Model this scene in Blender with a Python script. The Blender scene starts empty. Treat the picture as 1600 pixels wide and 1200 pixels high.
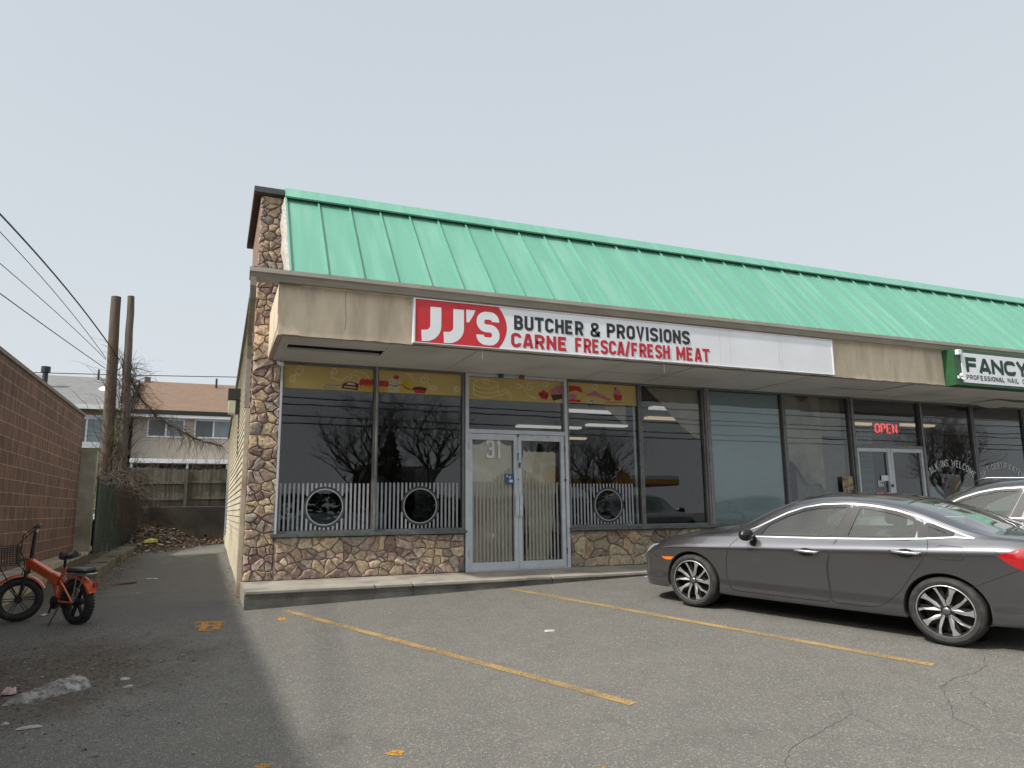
import bpy, math, random
from math import sin, cos, pi, radians as R_
from mathutils import Vector, Matrix
from mathutils import noise as _mn
_nz = lambda p: _mn.noise(Vector(p))
random.seed(7)
SC = bpy.context.scene
COL = SC.collection
rnd = random.uniform

# ------------------------------------------------------------ materials
MATS = {}
def new_mat(name):
    m = bpy.data.materials.new(name); m.use_nodes = True
    nt = m.node_tree; nt.nodes.clear()
    out = nt.nodes.new('ShaderNodeOutputMaterial')
    return m, nt, out
def nd(nt, kind, **kw):
    n = nt.nodes.new(kind)
    for k, v in kw.items():
        if k in n.inputs.keys(): n.inputs[k].default_value = v
        else: setattr(n, k, v)
    return n
def c4(c): return (c[0], c[1], c[2], 1)
def mat(name, c1, c2=None, rough=.6, metal=0, scale=8, detail=6, bump=0, bscale=None, coat=0, spec=.5,
        stretch=(1, 1, 1), c3=None, s3=1.2, r2=None, attr=None, emit=0, lo=.35, hi=.65, alpha=None):
    if name in MATS: return MATS[name]
    m, nt, out = new_mat(name); L = nt.links.new
    p = nd(nt, 'ShaderNodeBsdfPrincipled'); p.inputs['Roughness'].default_value = rough
    p.inputs['Metallic'].default_value = metal; p.inputs['Coat Weight'].default_value = coat
    p.inputs['Specular IOR Level'].default_value = spec
    L(p.outputs[0], out.inputs[0])
    tc = nd(nt, 'ShaderNodeTexCoord'); mp = nd(nt, 'ShaderNodeMapping'); mp.inputs['Scale'].default_value = stretch
    L(tc.outputs['Object'], mp.inputs[0])
    c2 = c2 or tuple(x * .82 for x in c1)
    n = nd(nt, 'ShaderNodeTexNoise'); n.inputs['Scale'].default_value = scale; n.inputs['Detail'].default_value = detail
    n.inputs['Roughness'].default_value = .65
    L(mp.outputs[0], n.inputs[0])
    cr = nd(nt, 'ShaderNodeValToRGB'); e = cr.color_ramp.elements
    e[0].position = lo; e[1].position = hi; e[0].color = c4(c2); e[1].color = c4(c1)
    L(n.outputs[0], cr.inputs[0]); col = cr.outputs[0]
    if attr:
        a = nd(nt, 'ShaderNodeAttribute'); a.attribute_name = attr
        mx = nd(nt, 'ShaderNodeMix'); mx.data_type = 'RGBA'; mx.blend_type = 'MULTIPLY'; mx.inputs[0].default_value = 1
        L(a.outputs[0], mx.inputs[6]); L(col, mx.inputs[7]); col = mx.outputs[2]
    if c3:
        n3 = nd(nt, 'ShaderNodeTexNoise'); n3.inputs['Scale'].default_value = s3; n3.inputs['Detail'].default_value = 5
        L(mp.outputs[0], n3.inputs[0])
        r3 = nd(nt, 'ShaderNodeMapRange'); r3.inputs[1].default_value = .48; r3.inputs[2].default_value = .7
        L(n3.outputs[0], r3.inputs[0])
        mx = nd(nt, 'ShaderNodeMix'); mx.data_type = 'RGBA'
        L(r3.outputs[0], mx.inputs[0]); L(col, mx.inputs[6]); mx.inputs[7].default_value = c4(c3); col = mx.outputs[2]
    L(col, p.inputs['Base Color'])
    if r2 is not None:
        mr = nd(nt, 'ShaderNodeMapRange'); mr.inputs[3].default_value = rough; mr.inputs[4].default_value = r2
        L(n.outputs[0], mr.inputs[0]); L(mr.outputs[0], p.inputs['Roughness'])
    if bump:
        nb = nd(nt, 'ShaderNodeTexNoise'); nb.inputs['Scale'].default_value = bscale or scale * 4; nb.inputs['Detail'].default_value = 8
        L(mp.outputs[0], nb.inputs[0])
        b = nd(nt, 'ShaderNodeBump'); b.inputs['Strength'].default_value = bump; b.inputs['Distance'].default_value = .01
        L(nb.outputs[0], b.inputs['Height']); L(b.outputs[0], p.inputs['Normal'])
    if emit:
        L(col, p.inputs['Emission Color']); p.inputs['Emission Strength'].default_value = emit
    MATS[name] = m
    return m
def glass(name, tint=(.7, .72, .72), refl=1.7, rough=0.0, dust=0):
    if name in MATS: return MATS[name]
    m, nt, out = new_mat(name); L = nt.links.new
    t = nd(nt, 'ShaderNodeBsdfTransparent'); t.inputs[0].default_value = c4(tint)
    g = nd(nt, 'ShaderNodeBsdfGlossy'); g.inputs['Roughness'].default_value = rough
    f = nd(nt, 'ShaderNodeFresnel'); f.inputs[0].default_value = 1.5
    mu = nd(nt, 'ShaderNodeMath'); mu.operation = 'MULTIPLY'; mu.inputs[1].default_value = refl; mu.use_clamp = True
    mx = nd(nt, 'ShaderNodeMixShader')
    tc = nd(nt, 'ShaderNodeTexCoord'); n = nd(nt, 'ShaderNodeTexNoise'); n.inputs['Scale'].default_value = 1.3
    L(tc.outputs['Object'], n.inputs[0])
    b = nd(nt, 'ShaderNodeBump'); b.inputs['Strength'].default_value = .03; b.inputs['Distance'].default_value = .02
    L(n.outputs[0], b.inputs['Height']); L(b.outputs[0], g.inputs['Normal'])
    L(f.outputs[0], mu.inputs[0]); L(mu.outputs[0], mx.inputs[0]); L(t.outputs[0], mx.inputs[1]); L(g.outputs[0], mx.inputs[2])
    res = mx.outputs[0]
    if dust:
        d = nd(nt, 'ShaderNodeBsdfDiffuse'); d.inputs[0].default_value = (.75, .80, .76, 1)
        m2 = nd(nt, 'ShaderNodeMixShader'); m2.inputs[0].default_value = dust
        L(res, m2.inputs[1]); L(d.outputs[0], m2.inputs[2]); res = m2.outputs[0]
    L(res, out.inputs[0])
    MATS[name] = m
    return m

def asphalt_mat():
    m, nt, out = new_mat('asphalt'); L = nt.links.new
    p = nd(nt, 'ShaderNodeBsdfPrincipled'); p.inputs['Roughness'].default_value = .92; p.inputs['Specular IOR Level'].default_value = .25
    L(p.outputs[0], out.inputs[0])
    tc = nd(nt, 'ShaderNodeTexCoord'); O = tc.outputs['Object']
    def noise(sc, det=4, rough=.6):
        n = nd(nt, 'ShaderNodeTexNoise'); n.inputs['Scale'].default_value = sc; n.inputs['Detail'].default_value = det
        n.inputs['Roughness'].default_value = rough; L(O, n.inputs[0]); return n.outputs[0]
    def rng(x, a, b, c=0, d=1):
        r = nd(nt, 'ShaderNodeMapRange'); r.inputs[1].default_value = a; r.inputs[2].default_value = b
        r.inputs[3].default_value = c; r.inputs[4].default_value = d; L(x, r.inputs[0]); return r.outputs[0]
    def mix(f, a, b, mode='MIX'):
        x = nd(nt, 'ShaderNodeMix'); x.data_type = 'RGBA'; x.blend_type = mode
        if isinstance(f, float): x.inputs[0].default_value = f
        else: L(f, x.inputs[0])
        for v, i in ((a, 6), (b, 7)):
            if isinstance(v, tuple): x.inputs[i].default_value = c4(v)
            else: L(v, x.inputs[i])
        return x.outputs[2]
    def math_(op, a, b=None):
        x = nd(nt, 'ShaderNodeMath'); x.operation = op
        for v, i in ((a, 0), (b, 1)):
            if v is None: continue
            if isinstance(v, (int, float)): x.inputs[i].default_value = v
            else: L(v, x.inputs[i])
        return x.outputs[0]
    # aggregate: stones of different greys
    v = nd(nt, 'ShaderNodeTexVoronoi'); v.inputs['Scale'].default_value = 95; L(O, v.inputs[0])
    sep = nd(nt, 'ShaderNodeSeparateColor'); L(v.outputs['Color'], sep.inputs[0])
    v2 = nd(nt, 'ShaderNodeTexVoronoi'); v2.inputs['Scale'].default_value = 300; L(O, v2.inputs[0])
    sep2 = nd(nt, 'ShaderNodeSeparateColor'); L(v2.outputs['Color'], sep2.inputs[0])
    base = mix(rng(noise(.55, 5), .35, .65), (.158, .150, .134), (.186, .178, .160))
    base = mix(rng(noise(3.2, 6), .35, .7), base, (.135, .129, .118))
    base = mix(rng(sep2.outputs[0], .80, .85), base, (.265, .256, .234))
    base = mix(rng(sep2.outputs[1], .70, .76), base, (.095, .092, .085))
    base = mix(rng(sep.outputs[0], .91, .93), base, (.26, .248, .22))
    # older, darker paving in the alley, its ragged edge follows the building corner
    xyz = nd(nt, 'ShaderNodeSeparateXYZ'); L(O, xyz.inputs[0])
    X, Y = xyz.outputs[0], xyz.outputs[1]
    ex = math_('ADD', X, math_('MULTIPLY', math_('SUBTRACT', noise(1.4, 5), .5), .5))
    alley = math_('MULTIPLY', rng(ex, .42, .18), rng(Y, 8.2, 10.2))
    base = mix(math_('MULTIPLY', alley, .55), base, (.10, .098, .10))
    # dirt washed onto the left foreground
    d = nd(nt, 'ShaderNodeVectorMath'); d.operation = 'DISTANCE'; L(O, d.inputs[0]); d.inputs[1].default_value = (-1.35, 7.5, -.28)
    dirt = math_('ADD', d.outputs['Value'], math_('MULTIPLY', math_('SUBTRACT', noise(2.1, 7, .7), .5), 2.6))
    base = mix(math_('MULTIPLY', rng(dirt, 1.65, .75), .8), base, mix(rng(noise(30, 6), .4, .6), (.055, .044, .034), (.13, .108, .086)))
    # dirt along the foot of the walls of the alley
    dd = math_('ADD', X, math_('MULTIPLY', math_('SUBTRACT', noise(2.6, 6), .5), 1.2))
    base = mix(math_('MULTIPLY', math_('MULTIPLY', rng(dd, -1.2, -1.9), rng(Y, 10, 13)), .8), base, (.075, .065, .048))
    # oil stains on the lot
    base = mix(math_('MULTIPLY', rng(noise(1.1, 3), .60, .78), .22), base, (.05, .049, .046))
    base = mix(math_('MULTIPLY', rng(noise(6.5, 2), .70, .78), .3), base, (.04, .04, .038))
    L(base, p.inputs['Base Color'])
    b = nd(nt, 'ShaderNodeBump'); b.inputs['Strength'].default_value = .55; b.inputs['Distance'].default_value = .006
    h = math_('ADD', math_('MULTIPLY', noise(3, 4), 3.0), sep2.outputs[0])
    h = math_('ADD', h, math_('MULTIPLY', v.outputs['Distance'], 1.2))
    L(h, b.inputs['Height']); L(b.outputs[0], p.inputs['Normal'])
    return m

def world():
    w = bpy.data.worlds.new('World'); SC.world = w; w.use_nodes = True
    nt = w.node_tree; bg = nt.nodes['Background']; L = nt.links.new
    s = nt.nodes.new('ShaderNodeTexSky'); s.sky_type = 'NISHITA'; s.sun_disc = False
    s.sun_elevation = SUN_EL; s.sun_rotation = SUN_ROT
    s.air_density = 1.2; s.dust_density = 4.0; s.ozone_density = 1.0
    # thin high cloud: bright grey veil mixed over the blue, a little lighter low down
    tc = nt.nodes.new('ShaderNodeTexCoord'); sep = nt.nodes.new('ShaderNodeSeparateXYZ'); L(tc.outputs['Generated'], sep.inputs[0])
    n = nt.nodes.new('ShaderNodeTexNoise'); n.inputs['Scale'].default_value = 1.6; n.inputs['Detail'].default_value = 4
    L(tc.outputs['Generated'], n.inputs[0])
    ad = nt.nodes.new('ShaderNodeMath'); ad.operation = 'MULTIPLY_ADD'; ad.inputs[1].default_value = .16
    L(n.outputs[0], ad.inputs[0]); L(sep.outputs[2], ad.inputs[2])
    cr = nt.nodes.new('ShaderNodeValToRGB'); e = cr.color_ramp.elements
    e[0].position = .02; e[0].color = (6.35, 6.8, 7.05, 1); e[1].position = .75; e[1].color = (5.1, 5.6, 6.1, 1)
    L(ad.outputs[0], cr.inputs[0])
    mx = nt.nodes.new('ShaderNodeMix'); mx.data_type = 'RGBA'; mx.inputs[0].default_value = .93
    L(s.outputs[0], mx.inputs[6]); L(cr.outputs[0], mx.inputs[7])
    # bright haze round the veiled sun
    nv = nt.nodes.new('ShaderNodeVectorMath'); nv.operation = 'NORMALIZE'; L(tc.outputs['Generated'], nv.inputs[0])
    dp = nt.nodes.new('ShaderNodeVectorMath'); dp.operation = 'DOT_PRODUCT'; dp.inputs[1].default_value = tuple(-D); L(nv.outputs[0], dp.inputs[0])
    cl = nt.nodes.new('ShaderNodeMath'); cl.operation = 'MAXIMUM'; cl.inputs[1].default_value = 0; L(dp.outputs['Value'], cl.inputs[0])
    pw = nt.nodes.new('ShaderNodeMath'); pw.operation = 'POWER'; pw.inputs[1].default_value = 7; L(cl.outputs[0], pw.inputs[0])
    gl = nt.nodes.new('ShaderNodeMix'); gl.data_type = 'RGBA'; gl.inputs[6].default_value = (0, 0, 0, 1); gl.inputs[7].default_value = (25, 24, 22, 1); gl.clamp_factor = True; L(pw.outputs[0], gl.inputs[0])
    sm = nt.nodes.new('ShaderNodeMix'); sm.data_type = 'RGBA'; sm.blend_type = 'ADD'; sm.inputs[0].default_value = 1; L(mx.outputs[2], sm.inputs[6]); L(gl.outputs[2], sm.inputs[7]); L(sm.outputs[2], bg.inputs[0])
    bg.inputs[1].default_value = SKY_STRENGTH

# ------------------------------------------------------------ mesh helper
def pinp(p, poly):
    x, y = p; c = False; n = len(poly); j = n - 1
    for i in range(n):
        xi, yi = poly[i]; xj, yj = poly[j]
        if (yi > y) != (yj > y) and x < (xj - xi) * (y - yi) / (yj - yi) + xi: c = not c
        j = i
    return c
class MB:
    def __init__(s): s.v = []; s.f = []; s.m = []; s.c = []; s.cur = 0; s.col = (1, 1, 1)
    def vert(s, p): s.v.append(tuple(p)); return len(s.v) - 1
    def face(s, ids): s.f.append(tuple(ids)); s.m.append(s.cur); s.c.append(s.col)
    def poly(s, pts): s.face([s.vert(p) for p in pts])
    def box(s, a, b, M=None, bev=0):
        x0, y0, z0 = a; x1, y1, z1 = b
        if x0 > x1: x0, x1 = x1, x0
        if y0 > y1: y0, y1 = y1, y0
        if z0 > z1: z0, z1 = z1, z0
        if bev:
            d = min(bev, (x1-x0)*.45, (y1-y0)*.45, (z1-z0)*.45)
            P = []
            idx = {}
            for ix, x in enumerate((x0, x1)):
                for iy, y in enumerate((y0, y1)):
                    for iz, z in enumerate((z0, z1)):
                        sx = d if ix == 0 else -d; sy = d if iy == 0 else -d; sz = d if iz == 0 else -d
                        for k, q in enumerate(((x, y+sy, z+sz), (x+sx, y, z+sz), (x+sx, y+sy, z))):
                            q = Vector(q)
                            if M is not None: q = M @ q
                            idx[(ix, iy, iz, k)] = s.vert(q)
            g = lambda *a: idx[a]
            for ix in (0, 1): s.face([g(ix, 0, 0, 0), g(ix, 1, 0, 0), g(ix, 1, 1, 0), g(ix, 0, 1, 0)])
            for iy in (0, 1): s.face([g(0, iy, 0, 1), g(1, iy, 0, 1), g(1, iy, 1, 1), g(0, iy, 1, 1)])
            for iz in (0, 1): s.face([g(0, 0, iz, 2), g(1, 0, iz, 2), g(1, 1, iz, 2), g(0, 1, iz, 2)])
            for iy in (0, 1):
                for iz in (0, 1): s.face([g(0, iy, iz, 1), g(1, iy, iz, 1), g(1, iy, iz, 2), g(0, iy, iz, 2)])
            for ix in (0, 1):
                for iz in (0, 1): s.face([g(ix, 0, iz, 0), g(ix, 1, iz, 0), g(ix, 1, iz, 2), g(ix, 0, iz, 2)])
            for ix in (0, 1):
                for iy in (0, 1): s.face([g(ix, iy, 0, 0), g(ix, iy, 1, 0), g(ix, iy, 1, 1), g(ix, iy, 0, 1)])
            for ix in (0, 1):
                for iy in (0, 1):
                    for iz in (0, 1): s.face([g(ix, iy, iz, 0), g(ix, iy, iz, 1), g(ix, iy, iz, 2)])
            return
        P = [(x0,y0,z0),(x1,y0,z0),(x1,y1,z0),(x0,y1,z0),(x0,y0,z1),(x1,y0,z1),(x1,y1,z1),(x0,y1,z1)]
        if M is not None: P = [M @ Vector(p) for p in P]
        i = [s.vert(p) for p in P]
        for q in ((0,3,2,1),(4,5,6,7),(0,1,5,4),(1,2,6,5),(2,3,7,6),(3,0,4,7)): s.face([i[k] for k in q])
    def prism(s, poly, fn, t0, t1):   # poly 2D, fn(u,v,t)->3D
        a = [s.vert(fn(u, v, t0)) for u, v in poly]; b = [s.vert(fn(u, v, t1)) for u, v in poly]; n = len(poly)
        s.face(a[::-1]); s.face(b)
        for i in range(n): s.face([a[i], a[(i+1) % n], b[(i+1) % n], b[i]])
    def tube(s, pts, r, n=8, cap=True, closed=False):
        pts = [Vector(p) for p in pts]; rs = r if isinstance(r, (list, tuple)) else [r] * len(pts)
        rings = []; N = len(pts); up = None
        for i, p in enumerate(pts):
            if closed: t = pts[(i+1) % N] - pts[i-1]
            else: t = pts[min(i+1, N-1)] - pts[max(i-1, 0)]
            if t.length < 1e-9: t = Vector((0, 0, 1))
            t.normalize()
            if up is None:
                up = Vector((0, 0, 1)) if abs(t.z) < .9 else Vector((1, 0, 0))
            a = up - t * up.dot(t)
            if a.length < 1e-6: a = t.orthogonal()
            a.normalize(); up = a; b = t.cross(a)
            rings.append([s.vert(p + (a * cos(2*pi*k/n) + b * sin(2*pi*k/n)) * rs[i]) for k in range(n)])
        for i in range(N - (0 if closed else 1)):
            A, B = rings[i], rings[(i+1) % N]
            for k in range(n): s.face([A[k], A[(k+1) % n], B[(k+1) % n], B[k]])
        if cap and not closed: s.face(rings[0][::-1]); s.face(rings[-1])
    def lathe(s, prof, M=None, n=32, closed=False, caps=True):  # prof: (r, h), axis z
        rings = []
        for r, h in prof:
            ring = []
            for k in range(n):
                p = Vector((r * cos(2*pi*k/n), r * sin(2*pi*k/n), h))
                if M is not None: p = M @ p
                ring.append(s.vert(p))
            rings.append(ring)
        m = len(rings)
        for i in range(m if closed else m - 1):
            A, B = rings[i], rings[(i+1) % m]
            for k in range(n): s.face([A[k], A[(k+1) % n], B[(k+1) % n], B[k]])
        if not closed and caps:
            if prof[0][0] > 1e-6: s.face(rings[0][::-1])
            if prof[-1][0] > 1e-6: s.face(rings[-1])
    def grid(s, P):   # P[i][j] points
        I = [[s.vert(p) for p in row] for row in P]
        for i in range(len(I)-1):
            for j in range(len(I[0])-1): s.face([I[i][j], I[i+1][j], I[i+1][j+1], I[i][j+1]])
        return I
    def ribbon(s, pts, t, fn, closed=False, lift=0):   # 2D stroke of width t, fn(u,v,lift)
        n = len(pts); Lp = []; Rp = []
        for i in range(n):
            p = Vector(pts[i])
            a = Vector(pts[i-1]) if (i > 0 or closed) else None
            b = Vector(pts[(i+1) % n]) if (i < n-1 or closed) else None
            d1 = (p - a).normalized() if a is not None and (p-a).length > 1e-9 else None
            d2 = (b - p).normalized() if b is not None and (b-p).length > 1e-9 else None
            d1 = d1 or d2; d2 = d2 or d1
            n1 = Vector((-d1.y, d1.x)); n2 = Vector((-d2.y, d2.x)); nn = n1 + n2
            if nn.length < .2: nn = n1
            nn.normalize(); k = 1 / max(.45, nn.dot(n1))
            Lp.append(s.vert(fn(p.x + nn.x*t/2*k, p.y + nn.y*t/2*k, lift))); Rp.append(s.vert(fn(p.x - nn.x*t/2*k, p.y - nn.y*t/2*k, lift)))
        for i in range(n if closed else n-1):
            j = (i+1) % n; s.face([Lp[i], Rp[i], Rp[j], Lp[j]])
    def build(s, name, mats, parent=None, smooth=False, local=False, sharp=None):
        if not isinstance(mats, (list, tuple)): mats = [mats]
        off = Vector((0, 0, 0))
        if parent is not None and not local:
            r = parent
            while r.parent: r = r.parent
            off = Vector(r.location)
        me = bpy.data.meshes.new(name)
        me.from_pydata([(v[0]-off.x, v[1]-off.y, v[2]-off.z) for v in s.v], [], s.f)
        for m in mats: me.materials.append(m)
        me.polygons.foreach_set('material_index', s.m)
        if smooth: me.polygons.foreach_set('use_smooth', [True] * len(s.f))
        if any(c != (1, 1, 1) for c in s.c):
            at = me.color_attributes.new('stone', 'FLOAT_COLOR', 'CORNER'); k = 0
            buf = []
            for f, c in zip(s.f, s.c): buf += [c[0], c[1], c[2], 1.0] * len(f)
            at.data.foreach_set('color', buf)
        me.validate(); me.update()
        if sharp is not None: me.set_sharp_from_angle(angle=R_(sharp))
        o = bpy.data.objects.new(name, me); COL.objects.link(o)
        if parent is not None: o.parent = parent
        return o
def tag(o, label, cat, group=None):
    o['label'] = label; o['category'] = cat
    if group: o['group'] = group
    return o
def thing(name, loc, label, cat, group=None, rz=0):
    o = bpy.data.objects.new(name, None); COL.objects.link(o); o.location = loc; o.rotation_euler = (0, 0, rz)
    o.empty_display_size = .2
    return tag(o, label, cat, group)
def struct(o): o['kind'] = 'structure'; return o
def stuff(o): o['kind'] = 'stuff'; return o
def copy_tree(o, parent=None):
    c = o.copy(); COL.objects.link(c); c.parent = parent
    for ch in list(o.children): copy_tree(ch, c)
    return c
def bx(name, a, b, m, parent=None, bev=0, M=None, **k):
    mb = MB(); mb.box(a, b, M, bev); return mb.build(name, m, parent, **k)
def interp(tab, x):
    if x <= tab[0][0]: return tab[0][1]
    for (a, va), (b, vb) in zip(tab, tab[1:]):
        if x <= b: return va + (vb - va) * (x - a) / (b - a)
    return tab[-1][1]
def sint(tab, x):   # smooth (Catmull-Rom / hermite with limited slopes)
    n = len(tab)
    if x <= tab[0][0]: return tab[0][1]
    if x >= tab[-1][0]: return tab[-1][1]
    for i in range(n-1):
        if x <= tab[i+1][0]: break
    def slope(k):
        if k == 0: return (tab[1][1]-tab[0][1])/(tab[1][0]-tab[0][0])
        if k == n-1: return (tab[-1][1]-tab[-2][1])/(tab[-1][0]-tab[-2][0])
        a = (tab[k][1]-tab[k-1][1])/(tab[k][0]-tab[k-1][0]); b = (tab[k+1][1]-tab[k][1])/(tab[k+1][0]-tab[k][0])
        if a*b <= 0: return 0
        return 2*a*b/(a+b)
    h = tab[i+1][0]-tab[i][0]; t = (x-tab[i][0])/h; y0, y1 = tab[i][1], tab[i+1][1]; m0, m1 = slope(i)*h, slope(i+1)*h
    return (2*t**3-3*t*t+1)*y0+(t**3-2*t*t+t)*m0+(-2*t**3+3*t*t)*y1+(t**3-t*t)*m1

# ------------------------------------------------------------ stroke lettering
def rnd_poly(pts, r, closed, k=5):
    out = []; n = len(pts)
    for i in range(n):
        if not closed and i in (0, n-1): out.append(pts[i][:2]); continue
        p = Vector(pts[i][:2]); a = Vector(pts[i-1][:2]); b = Vector(pts[(i+1) % n][:2])
        if len(pts[i]) > 2: out.append(pts[i][:2]); continue
        da = (a-p); db = (b-p); fa_ = .97 if (not closed and i == 1) else .48; fb_ = .97 if (not closed and i == n-2) else .48; rr = min(r, da.length*fa_, db.length*fb_)
        if rr < 1e-4: out.append(pts[i][:2]); continue
        ua, ub = da.normalized(), db.normalized(); A = p + ua*rr; B = p + ub*rr
        bis = ua+ub; ang = ua.angle(ub)/2      # half the inner angle
        if bis.length < 1e-3: out.append((p.x, p.y)); continue
        C = p + bis.normalized()*rr/max(1e-3, cos(ang)); va, vb = A-C, B-C
        th = va.angle(vb) if va.length > 1e-6 else 0; sg = 1 if va.x*vb.y-va.y*vb.x > 0 else -1
        for q in range(k+1):
            a_ = sg*th*q/k; out.append((C.x+va.x*cos(a_)-va.y*sin(a_), C.y+va.x*sin(a_)+va.y*cos(a_)))
    return out
def glyph(ch, w, t):
    l = t/2; r = w - t/2; b = t/2; T = 1 - t/2; m = .52; c = w/2; R = min((w-t)*.48, .3)
    S = lambda *p: (list(p), False, 0)
    C = lambda *p: (list(p), False, R)
    O = lambda *p: (list(p), True, R)
    G = {
    'A': [S((l-.02, 0), (c-.05, T), (c+.05, T), (r+.02, 0)), S((l+.12*w, .26), (r-.12*w, .26))],
    'B': [S((l, 0), (l, 1)), ([(l, T), (r-.02, T), (r-.02, m), (l, m)], False, R), ([(l, m), (r, m), (r, b), (l, b)], False, R)],
    'C': [C((r, .70), (r, T), (l, T), (l, b), (r, b), (r, .30))],
    'D': [([(l, b, 0), (l, T, 0), (r, T), (r, b)], True, R)],
    'E': [S((r, T), (l, T), (l, b), (r, b)), S((l, m), (r-.06, m))],
    'F': [S((r, T), (l, T), (l, 0)), S((l, m-.03), (r-.06, m-.03))],
    'G': [C((r, .70), (r, T), (l, T), (l, b), (r, b), (r, .46), (c, .46))],
    'H': [S((l, 0), (l, 1)), S((r, 0), (r, 1)), S((l, m), (r, m))],
    'I': [S((c, 0), (c, 1))],
    'J': [C((r, 1), (r, b), (l-.02, b))],
    'K': [S((l, 0), (l, 1)), S((r, 1), (l, .42)), S((l+.12, .55), (r, 0))],
    'L': [S((l, 1), (l, b), (r, b))],
    'M': [S((l, 0), (l, 1)), S((r, 0), (r, 1)), S((l, 1-t*.4), (c, .25), (r, 1-t*.4))],
    'N': [S((l, 0), (l, 1)), S((r, 0), (r, 1)), S((l-t*.1, 1-t*.45), (r+t*.1, t*.45))],
    'O': [O((l, b), (l, T), (r, T), (r, b))],
    'P': [([(l, 0), (l, T, 0), (r, T), (r, .45), (l, .45)], False, R)],
    'R': [([(l, 0), (l, T, 0), (r, T), (r, .45), (l, .45)], False, R), S((c+.02, .45), (r, 0))],
    'S': [([(r, .74), (r, T), (l, T), (l, .54), (r, .46), (r, b), (l, b), (l, .26)], False, R)],
    'T': [S((0, T), (w, T)), S((c, T), (c, 0))],
    'U': [C((l, 1), (l, b), (r, b), (r, 1))],
    'V': [S((l, 1), (c, t*.3), (r, 1))],
    'W': [S((l*.6, 1), (w*.28, t*.3), (c, .75), (w*.72, t*.3), (w-l*.6, 1))],
    'Y': [S((l, 1), (c, .45), (r, 1)), S((c, .5), (c, 0))],
    'X': [S((l, 0), (r, 1)), S((r, 0), (l, 1))],
    '&': [([(r+.04, b*.4), (l+.04, .66), (l+.04, T), (r-.07, T), (r-.07, .64), (l, .38), (l, b), (r-.06, b), (r+.03, .42)], False, R*.6)],
    '/': [S((l*.6, -.05), (r, 1.05))],
    '-': [S((l, .48), (r, .48))],
    "'": [S((c, 1), (c-.05, .66))],
    '1': [S((l, .8), (c+.03, 1-t*.4), (c+.03, 0))],
    '2': [([(l, .74), (l, T), (r, T), (r, .6), (l, b), (r+t*.3, b)], False, R*.7)],
    '3': [([(l, .76), (l, T), (r, T), (r, m), (c-.05, m)], False, R*.7), ([(c-.05, m), (r, m), (r, b), (l, b), (l, .24)], False, R*.7)],
    '4': [S((r-.08, 0), (r-.08, 1), (l, .3), (r+.05, .3))],
    '5': [([(r, T), (l, T), (l, .56), (r, .6), (r, b), (l, b), (l, .2)], False, R*.4)],
    '9': [([(r, .45), (l, .45), (l, T), (r, T), (r, b), (l, b)], False, R*.7)],
    '0': [O((l, b), (l, T), (r, T), (r, b))],
    }
    return G.get(ch, [])
def text(mb, s, fn, u0, u1, v0, h, w=.52, t=.15, gap=.12, mirror=False):
    wd = lambda ch: {' ': .32, 'I': t+.02, "'": .18, 'M': w*1.25, 'W': w*1.35, '1': w*.7, '-': .3, '/': w*.7}.get(ch, w)
    tot = sum(wd(c) for c in s) + gap*(len(s)-1); sc = (u1-u0)/tot; x = 0; k = 0
    for ch in s:
        for pts, cl, r in glyph(ch, wd(ch), t):
            P = rnd_poly(pts, r, cl) if r else pts
            if mirror: P = [(wd(ch)*0 + (tot - (x+px)) , py) for px, py in P]
            else: P = [(x+px, py) for px, py in P]
            # keep stroke weight even: ribbon in scaled space
            Q = [(u0 + px*sc, v0 + py*h) for px, py in P]
            mb.ribbon(Q, t*(sc+h)/2, fn, cl, lift=k*.0003); k += 1
        x += wd(ch) + gap

# ------------------------------------------------------------ light, camera
D = Vector((.92, .20, -1)).normalized()       # direction the sunlight travels
SUN_EL = math.asin(-D.z); SUN_ROT = math.atan2(-D.x, -D.y)
SKY_STRENGTH = .085
world()
sl = bpy.data.lights.new('sun', 'SUN'); sl.energy = 2.9; sl.angle = R_(1.6); sl.color = (1, .95, .87)
so = bpy.data.objects.new('sun', sl); COL.objects.link(so); so.rotation_euler = D.to_track_quat('-Z', 'Y').to_euler()
SC.view_settings.view_transform = 'Standard'; SC.view_settings.look = 'None'; SC.view_settings.exposure = .5; SC.view_settings.gamma = 1

cam = bpy.data.cameras.new('camera'); co = bpy.data.objects.new('camera', cam); COL.objects.link(co); SC.camera = co
cam.sensor_width = 36; cam.lens = 1133/1600*36; cam.clip_end = 1000; cam.clip_start = .05
RM = ((0.92543839, -0.3787402, -0.01093842), (0.05460377, 0.16187887, -0.98529877), (0.37494295, 0.91123603, 0.17048956))
ex, ey, ez = Vector(RM[0]), -Vector(RM[1]), -Vector(RM[2])
co.matrix_world = Matrix(((ex.x, ey.x, ez.x, 0), (ex.y, ey.y, ez.y, 0), (ex.z, ey.z, ez.z, 1.1), (0, 0, 0, 1)))

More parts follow.
